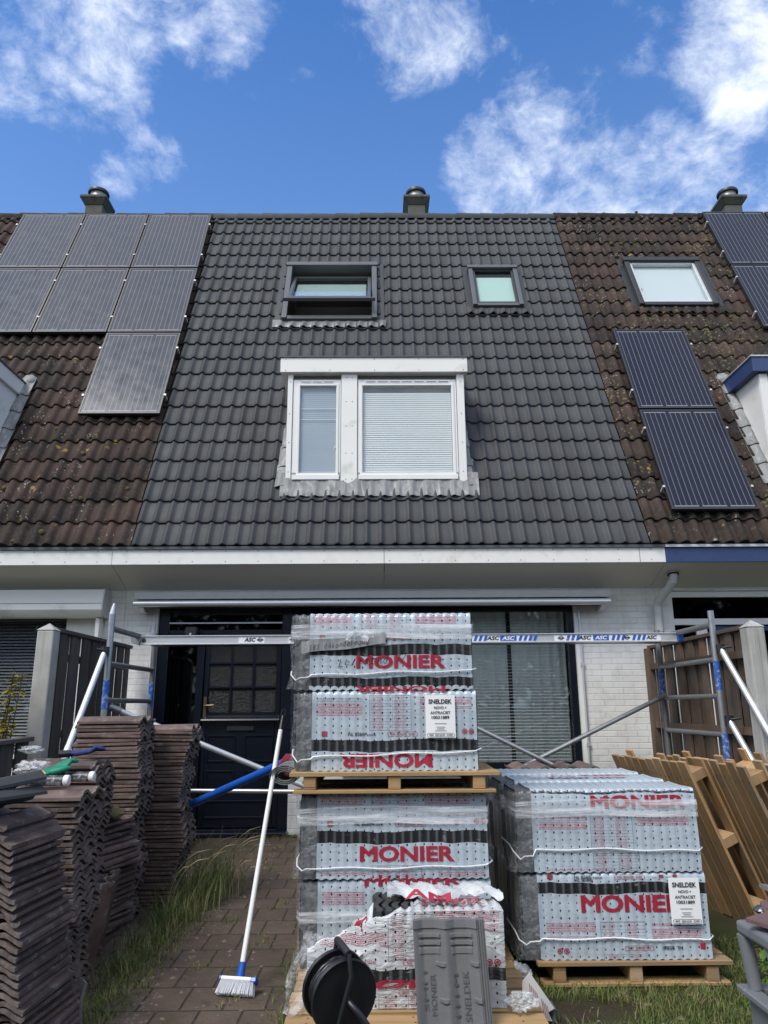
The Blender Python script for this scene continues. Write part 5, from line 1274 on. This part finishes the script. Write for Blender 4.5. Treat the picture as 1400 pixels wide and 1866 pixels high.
def roll(u, v):
    t = u*2*PI*3.6; rad = .026+.0105*u*3.6; return (c.x+math.cos(t)*rad*1.3-.01, c.y+v*.32, c.z-.004+math.sin(t)*rad*.85)
mb.grid(roll, lin(0, 1, 120), [0, 1], thick=(0, 0, .004)); ml = tag(mb.build('membrane_roll', M['membrane'], None, 60), 'grey roofing membrane roll squeezed beside the raised pallet', 'membrane roll')

# ------------------------------------------------------------------ scaffold
def tube(a, b, r, m, par, name, n=14): return MB().poly([a, b], r, n).build(name, m, par, 50)
def frame(x, yn, yf, label, st):
    t = thing('scaffold_ladder', label, 'scaffold frame', (x, (yn+yf)/2, 0), 'scaffold ladder frames')
    tube((x, yn, .01), (x, yn, 2.04), .0255, M['galv'], t, 'upright'); tube((x, yf, .01), (x, yf, 2.0), .0255, M['galvdark'], t, 'upright')
    for y in (yn, yf): MB().lathe([(.06, 0), (.06, .008), (.027, .012)], (x, y, 0), n=16).build('foot', M['galvdark'], t)
    for z in (.15, .45, .75, 1.05, 1.35, 1.64, 1.925): tube((x, yn+.024, z), (x, yf-.024, z), .0215 if z < 1.9 else .0245, M['galvdark'], t, 'rung')
    for y, z in st:
        MB().lathe([(.0265, z), (.0265, z+.23)], (x, y, 0), n=18).build('sticker', M['wornblue'], t, 50)
    return t
fl_ = frame(-2.185, 6.15, 7.38, 'grey ladder frame of the scaffold by the left fence', [(6.15, 1.28), (7.38, 1.30)])
fr_ = frame(2.775, 6.15, 7.38, 'grey ladder frame of the scaffold by the right fence', [(6.15, 1.40), (7.38, 1.38), (6.15, .83)])
mb = MB().poly([(-2.185, 6.15, 2.04), (-2.18, 6.15, 2.09), (-2.175, 6.15, 2.13)], [.024, .017, .008], 10); mb.build('spigot', M['alu'], fl_, 50)
bm_ = thing('scaffold_beam', 'long aluminium beam with stickers across the house front between both frames', 'beam', (.3, 6.9, 1.84))
Yb = 6.86
mb = MB(); mb.box(-2.16, 2.76, Yb, Yb+.006, 1.852, 1.918); mb.box(-2.16, 2.76, Yb-.012, Yb+.05, 1.918, 1.926); mb.box(-2.16, 2.76, Yb-.012, Yb+.05, 1.844, 1.852); mb.build('profile', M['alubright'], bm_, bevel=.002)
MB().box(-2.16, 2.74, Yb+.051, Yb+.46, 1.862, 1.88).build('deck', M['dark'], bm_)  # coloured dark to hold the shade under the beam
MB().box(2.762, 2.815, Yb-.014, Yb+.03, 1.846, 1.925).build('end_hook', M['blueplastic'], bm_, bevel=.006)
MB().prism([(-2.17, 1.84), (-2.16, 1.926), (-2.20, 1.95), (-2.25, 1.93), (-2.24, 1.87)], lambda a, b, d: (a, d, b), Yb-.008, Yb+.05).build('end_hook', M['galv'], bm_, bevel=.004)
mb = MB().lathe([(.02, 0), (.02, .004), (0, .005)], (-2.13, Yb-.001, 1.886), (0, -1, 0), 10); mb.build('rivet', M['dark'], bm_)
bx = lambda px: -2.17+(px-255)*.00503
def on_beam(mb, x0, x1, z0=1.856, z1=1.914, sh=0., d=.0015):
    mb.add([(x0, Yb-d, z0), (x1, Yb-d, z0), (x1+sh, Yb-d, z1), (x0+sh, Yb-d, z1)], [(0, 1, 2, 3)])
strip = MB()
for a, b in ((435, 482), (525, 545), (860, 965), (1010, 1205)): on_beam(strip, bx(a), bx(b))
strip.build('sticker', M['sticker'], bm_)
sb = MB(); st = MB(); sw = MB()
for a in (862, 871, 880, 944, 953, 962, 971, 1031, 1040, 1049, 1114, 1123, 1132, 1152, 1161, 1170): on_beam(sb, bx(a), bx(a+5.2), 1.861, 1.909, .018, .003)
for a, b in ((911, 941), (1081, 1110)): on_beam(sb, bx(a), bx(b), 1.861, 1.909, .0, .003)
sb.build('blue_stripe', M['asc_blue'], bm_)
def beam_word(mb, px0, px1): lettering(mb, 'ASC', lambda a, b: (bx(px0)+a, Yb-.0045, 1.868+b), (px1-px0)*.00503, .036, .035, .25)
for a, b in ((445, 466), (886, 910), (1053, 1078), (1178, 1198)): beam_word(st, a, b)
for px in (474, 533, 1022, 1143):
    st.lathe([(.02, 0), (.02, .001), (.015, .0012)], (bx(px), Yb-.003, 1.885), (0, -1, 0), 16); on_beam(st, bx(px)-.03, bx(px)+.03, 1.879, 1.889, 0, .0048)
st.build('sticker_text', M['ink'], bm_)
for a, b in ((914, 938), (1084, 1107)): beam_word(sw, a, b)
sw.build('sticker_text', M['sticker'], bm_)
def brace(a, b, label, r=.021, m='galv', ext=True):
    a, b = Vector(a), Vector(b); t = thing('diagonal_brace', label, 'brace', tuple((a+b)/2), 'scaffold braces'); d = (b-a).normalized()
    tube(a, b, r, M[m], t, 'tube')
    for p, q in ((a, d), (b, -d)): MB().poly([p-q*.03, p+q*.07], r+.005, 12).build('hook', M['galvdark'], t, 50)
    return t
brace((-2.16, 6.28, 1.29), (.35, 6.95, .22), 'silver diagonal brace crossing the lower part of the navy door', .023, 'alu')
brace((-2.16, 7.30, .55), (-.2, 6.98, .555), 'level silver brace low across the navy door', .020)
brace((-.55, 6.98, 1.80), (2.40, 6.88, .36), 'silver diagonal brace coming out behind the middle stack, sloping down to the right', .021)
brace((2.74, 7.30, 1.36), (.45, 6.80, .40), 'silver diagonal brace sloping up to the right scaffold frame', .021)
def stab(a, b, label):
    a, b = Vector(a), Vector(b); t = thing('stabiliser', label, 'scaffold leg', (b.x, b.y, 0), 'scaffold stabiliser legs'); d = (b-a).normalized()
    tube(a, b, .024, M['alubright'], t, 'tube')
    mb = MB().poly([a-Vector((0, 0, .035)), a+Vector((0, 0, .03))], .034, 12); mb.poly([a+Vector((.0, -.03, 0)), a+Vector((.07 if b.x > a.x else -.05, -.05, .01))], .010, 8); mb.build('clamp', M['dark'], t, 50)
    MB().lathe([(.045, 0), (.045, .02), (.024, .03)], (b.x, b.y, 0), n=14).build('rubber_foot', M['rubber'], t)
    m2 = MB(); p = a+d*(b-a).length*.42; m2.poly([p, p+d*.16], .0246, 14); m2.build('sticker', M['sticker'], t, 50)
stab((-2.20, 6.10, 1.74), (-2.37, 5.2, .02), 'silver stabiliser leg slanting down in front of the left plank fence')
stab((2.80, 6.10, 1.73), (3.02, 4.95, .02), 'upper of two silver stabiliser legs before the right plank fence')
stab((2.80, 6.10, 1.17), (3.0, 5.35, .02), 'lower of two silver stabiliser legs before the right plank fence')

# ------------------------------------------------------------------ fences
def fence(name, x, y0, y1, h, m, label, bw=.10, post=None, side=1, cap=True, slope=0.):
    t = thing(name, label, 'fence', (x, (y0+y1)/2, 0)); r = random.Random(int(abs(x*100))); y = y0
    zt = lambda yy: h+slope*(yy-y0)
    while y < y1-.02:
        w = min(bw*r.uniform(.9, 1.05), y1-y); o = (.011 if len(t.children) % 2 else -.011)+r.uniform(-.003, .003)
        MB().hexa([(x-.01+o, y, .05), (x+.012+o, y, .05), (x+.012+o, y+w, .05), (x-.01+o, y+w, .05), (x-.01+o, y, zt(y)), (x+.012+o, y, zt(y)), (x+.012+o, y+w, zt(y+w)), (x-.01+o, y+w, zt(y+w))]).build('board', m, t, bevel=.003)
        y += w+r.choice([.004, .006, .014])
    for z in (.3, 1.05, h-.22) if h > 1.3 else (.3, h-.15): MB().box(x-side*.013, x-side*.05, y0, y1, z, z+.06).build('rail', m, t)
    if cap: MB().hexa([(x-.04, y0-.02, zt(y0)+.001), (x+.04, y0-.02, zt(y0)+.001), (x+.04, y1, zt(y1)+.001), (x-.04, y1, zt(y1)+.001), (x-.04, y0-.02, zt(y0)+.035), (x+.04, y0-.02, zt(y0)+.035), (x+.04, y1, zt(y1)+.035), (x-.04, y1, zt(y1)+.035)]).build('cap_rail', m, t, bevel=.004)
    return t
def post(par, x, y, h, w=.135):
    mb = MB().box(x-w/2, x+w/2, y-w/2, y+w/2, 0, h); mb.build('post', M['post'], par, bevel=.012, seg=2)
    e = w/2*1.04; MB().add([(x-e, y-e, h+.001), (x+e, y-e, h+.001), (x+e, y+e, h+.001), (x-e, y+e, h+.001), (x, y, h+.06)], [(0, 1, 4), (1, 2, 4), (2, 3, 4), (3, 0, 4)]).build('post_cap', M['post'], par)
f1 = fence('plank_fence', -2.665, 6.16, 8.10, 1.90, M['fencegrey'], 'dark grey plank fence with bleached post on the left boundary', .115); post(f1, -2.655, 6.07, 1.90)
f2 = fence('plank_fence', 2.965, 5.95, 8.12, 1.865, M['fence'], 'brown plank fence with bleached post on the right boundary', .125); post(f2, 2.945, 5.84, 1.87)
MB().box(2.89, 2.955, 8.04, 8.13, .05, 1.87).build('end_post', M['fence'], f2, bevel=.004)
fence('low_fence', -2.665, 3.6, 5.95, 1.02, M['fencegrey'], 'low dark wooden fence at the left edge behind the tile stacks', .12, slope=.012)

# ------------------------------------------------------------------ things on the stacks
def glove(c, rz, tilt, m, cuffm, label, s=1., curl=.0):
    t = thing('work_glove', label, 'glove', c); mt_ = T(*c) @ RZ(R_(rz)) @ RX(R_(tilt)) @ Matrix.Scale(s, 4)
    mb = MB()
    mb.grid(lambda u, v: (.047*(1-.12*(1-v))*math.cos(2*PI*u), .105*v-.03, .020+.017*(1-.25*v)*math.sin(2*PI*u)), lin(0, 1, 21), lin(0, 1, 6))
    for i, (x, L) in enumerate(((-.035, .075), (-.012, .088), (.012, .084), (.035, .066))):
        a = (x/.035)*.16; pts = [(x*.9, .055, .02), (x, .085, .024), (x+math.sin(a)*L*.5, .08+L*.5, .030+.006*i), (x+math.sin(a)*L*.85, .08+L*.82, .024+.004*i), (x+math.sin(a)*L, .08+L*.97, .018+.004*i)]
        mb.poly(pts, [.0135, .0135, .0125, .0115, .006], 10)
    mb.poly([(.040, .0, .02), (.062, .03, .022), (.078, .058, .024), (.084, .078, .022)], [.018, .016, .014, .007], 10)
    mb.move(mt_); mb.build('glove_hand', m, t, 60)
    mb = MB().grid(lambda u, v: ((.044+.010*(1-v)+.003*math.sin(u*40))*math.cos(2*PI*u), -.028-.065*(1-v), .021+(.019+.004*(1-v))*math.sin(2*PI*u)), lin(0, 1, 25), lin(0, 1, 5)); mb.move(mt_); mb.build('cuff', cuffm, t, 60)
    return t
glove((-1.655, 3.94, .965), -38, 14, M['green'], M['yellow'], 'green rubber work glove with yellow cuff lying on sealant tubes', 1.0)
glove((-1.70, 4.40, 1.03), -70, 4, M['navyglove'], M['charcoal'], 'navy blue work glove lying on brown tiles behind the green glove', .95)
def cart(c, rz, label):
    t = thing('sealant_tube', label, 'sealant tube', c, 'sealant tubes on the tile stack'); ax_ = Vector((math.cos(R_(rz)), math.sin(R_(rz)), 0)); c = Vector(c)+Vector((0, 0, .025))
    MB().lathe([(.024, -.10), (.024, .075)], c, ax_, 20).build('barrel', mk('tube_print', (.05, .055, .06), .4, var=(30., .9), dirt=(26., .52, (.65, .66, .66))), t, 40)
    for a, b in ((.075, .102), (-.118, -.10)): MB().lathe([(0, a), (.0225, a), (.0255, a+.004), (.0255, b-.004), (.022, b), (0, b)], c, ax_, 20).build('end_cap', M['whiteplastic'], t, 40)
    MB().lathe([(.009, -.14), (.011, -.118)], c, ax_, 10).build('nozzle', M['whiteplastic'], t)
cart((-1.60, 3.82, .93), 4, 'black and white sealant tube under the green glove, nearer one'); cart((-1.55, 4.02, .93), 2, 'black and white sealant tube behind the green glove, farther one')
crumple((-1.78, 4.06, .95), .075, 'crumpled clear plastic bag beside the green glove on the stack', 9, .55)
crumple((-2.02, 4.55, 1.04), .06, 'small scrap of clear plastic on the stack behind the gloves', 15, .35)

# bucket at the lower left edge and grey crate at the lower right edge
bk = thing('bucket', 'dark grey lidded bucket cut by the lower left edge', 'bucket', (-1.42, 2.62, 0))
MB().lathe([(.15, 0), (.19, .40), (.2, .405), (.2, .42)], (-1.42, 2.62, 0), n=40).build('bucket_body', M['bucket'], bk, 40)
MB().lathe([(.207, .415), (.207, .44), (.19, .452), (.12, .462), (0, .466)], (-1.42, 2.62, 0), n=40).build('lid', M['bucket'], bk, 40)
ct = thing('plastic_crate', 'grey plastic crate at the lower right edge, openwork side, broken tiles on top', 'crate', (1.62, 2.75, 0))
X0, X1, Y0, Y1, ZT = 1.365, 1.95, 2.35, 3.08, .51
mb = MB()
mb.box(X0, X1, Y0, Y1, 0, .02); mb.box(X0, X0+.02, Y0, Y1, .021, .26); mb.box(X1-.02, X1, Y0, Y1, .021, .26); mb.box(X0+.021, X1-.021, Y1-.02, Y1, .021, .26); mb.box(X0+.021, X1-.021, Y0, Y0+.02, .021, .26)
mb.build('tub', M['greyplastic'], ct, bevel=.005)
mb = MB(); mb.box(X0-.03, X1+.03, Y0-.03, Y0+.03, .261, .285); mb.box(X0-.03, X1+.03, Y1-.03, Y1+.03, .261, .285); mb.box(X0-.03, X0+.03, Y0+.031, Y1-.031, .261, .285); mb.box(X1-.03, X1+.03, Y0+.031, Y1-.031, .261, .285); mb.build('ledge', M['greyplastic'], ct, bevel=.005)
mb = MB(); mb.box(X0-.02, X0+.05, Y0, Y1, ZT-.045, ZT); mb.box(X1-.05, X1+.02, Y0, Y1, ZT-.045, ZT); mb.box(X0+.051, X1-.051, Y1-.05, Y1, ZT-.045, ZT); mb.box(X0+.051, X1-.051, Y0, Y0+.05, ZT-.045, ZT); mb.build('rim', M['greyplastic'], ct, bevel=.012, seg=2)
def bars(pts_): 
    for p, q, r in pts_: MB().poly([p, q], r, 8).build('bar', M['greyplastic'], ct, 50)
bars([((X0+.015, Y1-.03, .286), (X0-.002, Y1-.02, ZT-.046), .026), ((X0+.015, Y1-.26, .286), (X0+.01, Y1-.19, ZT-.046), .020), ((X0+.015, Y1-.50, .286), (X0+.01, Y1-.42, ZT-.046), .020), ((X0+.015, Y0+.03, .286), (X0, Y0+.03, ZT-.046), .026), ((X1-.02, Y0+.03, .286), (X1-.01, Y0+.03, ZT-.046), .026), ((X1-.02, Y1-.03, .286), (X1-.01, Y1-.03, ZT-.046), .026), ((X0+.25, Y1-.02, .286), (X0+.25, Y1-.02, ZT-.046), .02), ((X0+.42, Y1-.02, .286), (X0+.42, Y1-.02, ZT-.046), .02)])
for k in range(3): MB().poly([(X0+.06, Y0+.05, .32+k*.05), (X0+.07, Y1-.06, .32+k*.05)], .009, 6).build('inner_slat', M['dark'], ct, 50)
shard(T(1.44, 2.90, .516) @ RZ(2.2) @ RY(R_(4)), 'purple brown broken tile lying on the grey crate rim, front one', 31, M['purple'], 1.35)
shard(T(1.50, 2.95, .548) @ RZ(.9) @ RY(R_(-6)), 'purple brown broken tile on the grey crate, stacked over the front one', 33, M['purple'], 1.2)
shard(T(1.53, 2.98, .585) @ RZ(1.9) @ RX(R_(14)), 'pale rounded broken tile topping the pile on the grey crate', 36, M['shard'], 1.0)
crumple((1.46, 3.03, .515), .05, 'dark plastic bag scrap behind the broken tiles on the grey crate', 41, .6, 'plastic scrap', mk('dark_bag', (.05, .055, .07), .2), 'plastic_bag')

# ------------------------------------------------------------------ plants
def blades(mb, n, pos, h, w, r, bend=.5, seg=3):
    for _ in range(n):
        x, y, z = pos(r); a = r.uniform(0, 2*PI); H = r.uniform(*h); B = H*r.uniform(.15, bend); ww = w*r.uniform(.6, 1.3)
        dx, dy = math.cos(a), math.sin(a); sx, sy = -dy*ww, dx*ww; o = len(mb.v)
        for k in range(seg+1):
            f = k/seg; q = 1-f*.92; cx, cy, cz = x+dx*B*f*f, y+dy*B*f*f, z+H*(f-.25*f*f*bend)
            mb.v += [(cx-sx*q, cy-sy*q, cz), (cx+sx*q, cy+sy*q, cz)]
        for k in range(seg):
            mb.f.append([o+2*k, o+2*k+1, o+2*k+3, o+2*k+2]); mb.m.append(0)
    return mb
rg = random.Random(11)
def lawn_pos(r):
    while True:
        x, y = r.uniform(.66, 2.9), r.uniform(3.0, 4.6)
        if .78 < x < 1.68 and y > 3.98: continue
        if math.hypot((x-.85)/.28, (y-3.62)/.16) < 1 and r.random() < .93: continue
        if r.random() < .25 and math.sin(x*9)+math.sin(y*13) > .7: continue
        return x, y, 0
tag(blades(MB(), 19000, lawn_pos, (.02, .065), .0026, rg, 1.2).build('lawn', M['grass']), 'rough green lawn grass around the right pallet', 'grass', kind='stuff')
def path_edge(r):
    k = r.random()
    if k < .55: return -1.22+r.gauss(0, .08)-.06*(r.random()), r.uniform(3.5, 5.6), 0
    if k < .75: return r.uniform(-1.3, -.3), 8.12+r.gauss(0, .03), 0
    return -.40+r.gauss(0, .03), r.uniform(3.4, 6.5), 0
tag(blades(MB(), 5200, path_edge, (.015, .075), .0026, rg, 1.2).build('edge_grass', M['grass']), 'short grass and weeds along both edges of the paved path', 'grass', kind='stuff')
def clumps(r):
    for _ in range(99):
        x = r.uniform(-1.15, -.35); y = r.uniform(3.6, 7.9)
        if math.sin(x*13.1+1)*math.sin(y*7.7)+.5*math.sin(x*29)*math.sin(y*23) > .75: return x, y, .004
    return x, y, .004
tag(blades(MB(), 900, clumps, (.008, .028), .003, rg, 1.2, 2).build('moss_tufts', M['grass']), 'low moss and seedlings in the joints of the brown pavers', 'moss', kind='stuff')
def tuft(c, n, h, sp, label, ears=0):
    t = thing('grass_tuft', label, 'grass tuft', (c[0], c[1], 0), 'tall grass beside the tile stacks'); r = random.Random(n+int(c[1]*50))
    mb = blades(MB(), n, lambda q: (c[0]+q.gauss(0, sp), c[1]+q.gauss(0, sp*1.3), 0), h, .0030, r, .95, 5); mb.build('blades', M['drygrass'], t)
    if ears:
        mb = MB()
        for _ in range(ears):
            a = r.uniform(-.9, .9); L = r.uniform(.3, .62); x0, y0 = c[0]+r.gauss(0, sp), c[1]+r.gauss(0, sp); dx, dy = math.cos(a)*.5, math.sin(a)*.3
            pts = [(x0+dx*L*f*f, y0+dy*L*f*f, L*(f-.32*f*f*f)) for f in lin(0, 1, 7)]; mb.poly(pts, [.0016]*5+[.0035, .0012], 4, False)
        mb.build('seed_head', mk('dry_ear', (.30, .25, .14), .8) if 'dry_ear' not in bpy.data.materials else bpy.data.materials['dry_ear'], t)
tuft((-1.20, 5.80), 420, (.16, .54), .10, 'tallest grass tuft under the blue tube beside the door side stack', 12)
tuft((-1.24, 5.45), 320, (.12, .42), .085, 'tall grass tuft at the foot of the stack nearest the door', 4)
tuft((-1.27, 5.05), 240, (.08, .24), .07, 'grass tuft between the tallest stack and the path', 1)
tuft((-1.33, 4.65), 130, (.05, .16), .07, 'grass tuft beside the short mossy stack', 0)
tuft((-1.30, 4.25), 120, (.05, .14), .06, 'grass tuft beside the upright brown tile', 0)
def leaf(mb, p, d, L, w, r, droop=.3):
    d = Vector(d).normalized(); s = d.cross(Vector((0, 0, 1))); s = s.normalized() if s.length > .01 else Vector((1, 0, 0)); p = Vector(p); o = len(mb.v); nrm = s.cross(d)
    for f, k in ((0, .1), (.3, .85), (.6, .8), (1, .05)):
        c = p+d*L*f-Vector((0, 0, 1))*L*droop*f*f; mb.v += [tuple(c-s*w*k), tuple(c+nrm*(-w*.25*k)), tuple(c+s*w*k)]
    for k in range(3):
        a = o+3*k; mb.f += [[a, a+1, a+4, a+3], [a+1, a+2, a+5, a+4]]; mb.m += [0, 0]
def shrub(name, c, H, sp, n, L, label, m, seed, cat='shrub'):
    t = thing(name, label, cat, c); r = random.Random(seed); st = MB(); lf_ = MB()
    for k in range(5):
        a = r.uniform(0, 2*PI); top = Vector((c[0]+math.cos(a)*sp*r.uniform(.3, 1), c[1]+math.sin(a)*sp*r.uniform(.3, 1), c[2]+H*r.uniform(.75, 1.))); base = Vector(c)+Vector((r.uniform(-.02, .02), r.uniform(-.02, .02), 0)); mid = (base+top)/2+Vector((r.uniform(-.05, .05), r.uniform(-.05, .05), 0))
        st.poly([base, mid, top], [.009, .006, .003], 6)
        for _ in range(n//5):
            f = r.uniform(.25, 1.); q = base.lerp(mid, f*2) if f < .5 else mid.lerp(top, f*2-1); b = r.uniform(0, 2*PI)
            leaf(lf_, q, (math.cos(b), math.sin(b), r.uniform(-.3, .7)), L*r.uniform(.6, 1.2), L*.27, r, r.uniform(.1, .6))
    st.build('stem', M['stem'], t, 60); lf_.build('foliage', m, t, 60); return t
shrub('shrub', (-2.84, 5.80, 0), 1.60, .17, 420, .075, 'yellow leaved shrub at the left edge before the dark window', M['yleaf'], 3)
shrub('shrub', (-2.80, 5.45, 0), 1.22, .13, 130, .065, 'smaller yellowish shrub just behind the low fence', M['yleaf'], 5)
shrub('weed', (1.72, 3.42, 0), .48, .10, 60, .075, 'leafy green weed growing beside the grey crate', M['weed'], 8, 'weed')
shrub('weed', (1.78, 3.75, 0), .34, .12, 60, .07, 'low leafy weed at the right pallet corner', M['weed'], 9, 'weed')
shrub('weed', (1.52, 3.22, 0), .30, .08, 40, .06, 'small weed showing through the openings of the grey crate', M['weed'], 10, 'weed')

# grit, chips and leaves on the ground
mb = MB(); rq = random.Random(44)
for _ in range(420):
    x, y = (rq.uniform(-1.3, -.3), rq.uniform(3.4, 8.0)) if rq.random() < .7 else (rq.uniform(.66, 1.6), rq.uniform(3.2, 3.9))
    if rq.random() < .45: x = -1.15+abs(rq.gauss(0, .13))
    s = rq.uniform(.003, .013)*rq.choice([1, 1, 1.6]); a = rq.uniform(0, 6.3); n = rq.choice([4, 5]); z = s*rq.uniform(.3, .7)
    pts = [(x+math.cos(a+2*PI*k/n)*s*rq.uniform(.6, 1.2), y+math.sin(a+2*PI*k/n)*s*rq.uniform(.6, 1.2)) for k in range(n)]
    mb.add([(p, q, .004) for p, q in pts]+[(x, y, .005+z)], [(k, (k+1) % n, n) for k in range(n)])
tag(mb.build('tile_chips', mk('tile_grit', (.15, .11, .09), .9, var=(3., .7))), 'scattered tile chips and grit on the paved path', 'rubble', kind='stuff')

# trees across the street, mirrored in the window panes
mb = MB(); rt = random.Random(17); tk = MB()
for k in range(16):
    cx = -24+k*3.2+rt.uniform(-.8, .8); cy = -15+rt.uniform(-2, 2); H = rt.uniform(6., 8.5); R = rt.uniform(2.2, 3.)
    tk.poly([(cx, cy, 0), (cx+.1, cy, H*.5), (cx, cy+.1, H*.8)], [.2, .14, .06], 8)
    for _ in range(1900):
        d = Vector((rt.gauss(0, 1), rt.gauss(0, 1), rt.gauss(0, 1))).normalized()*rt.random()**.4; p = Vector((cx, cy, H*.55))+Vector((d.x*R, d.y*R, d.z*H*.47)); s = rt.uniform(.13, .28)
        a = Vector((rt.gauss(0, 1), rt.gauss(0, 1), rt.gauss(0, 1))).normalized()*s; b = a.orthogonal().normalized()*s*.7
        mb.add([p-a, p+b, p+a, p-b], [(0, 1, 2, 3)])
mb.v += tk.v if False else []
tag(mb.build('tree_belt', M['farleaf']), 'belt of dark green trees across the street, mirrored in the window panes', 'trees', kind='stuff')
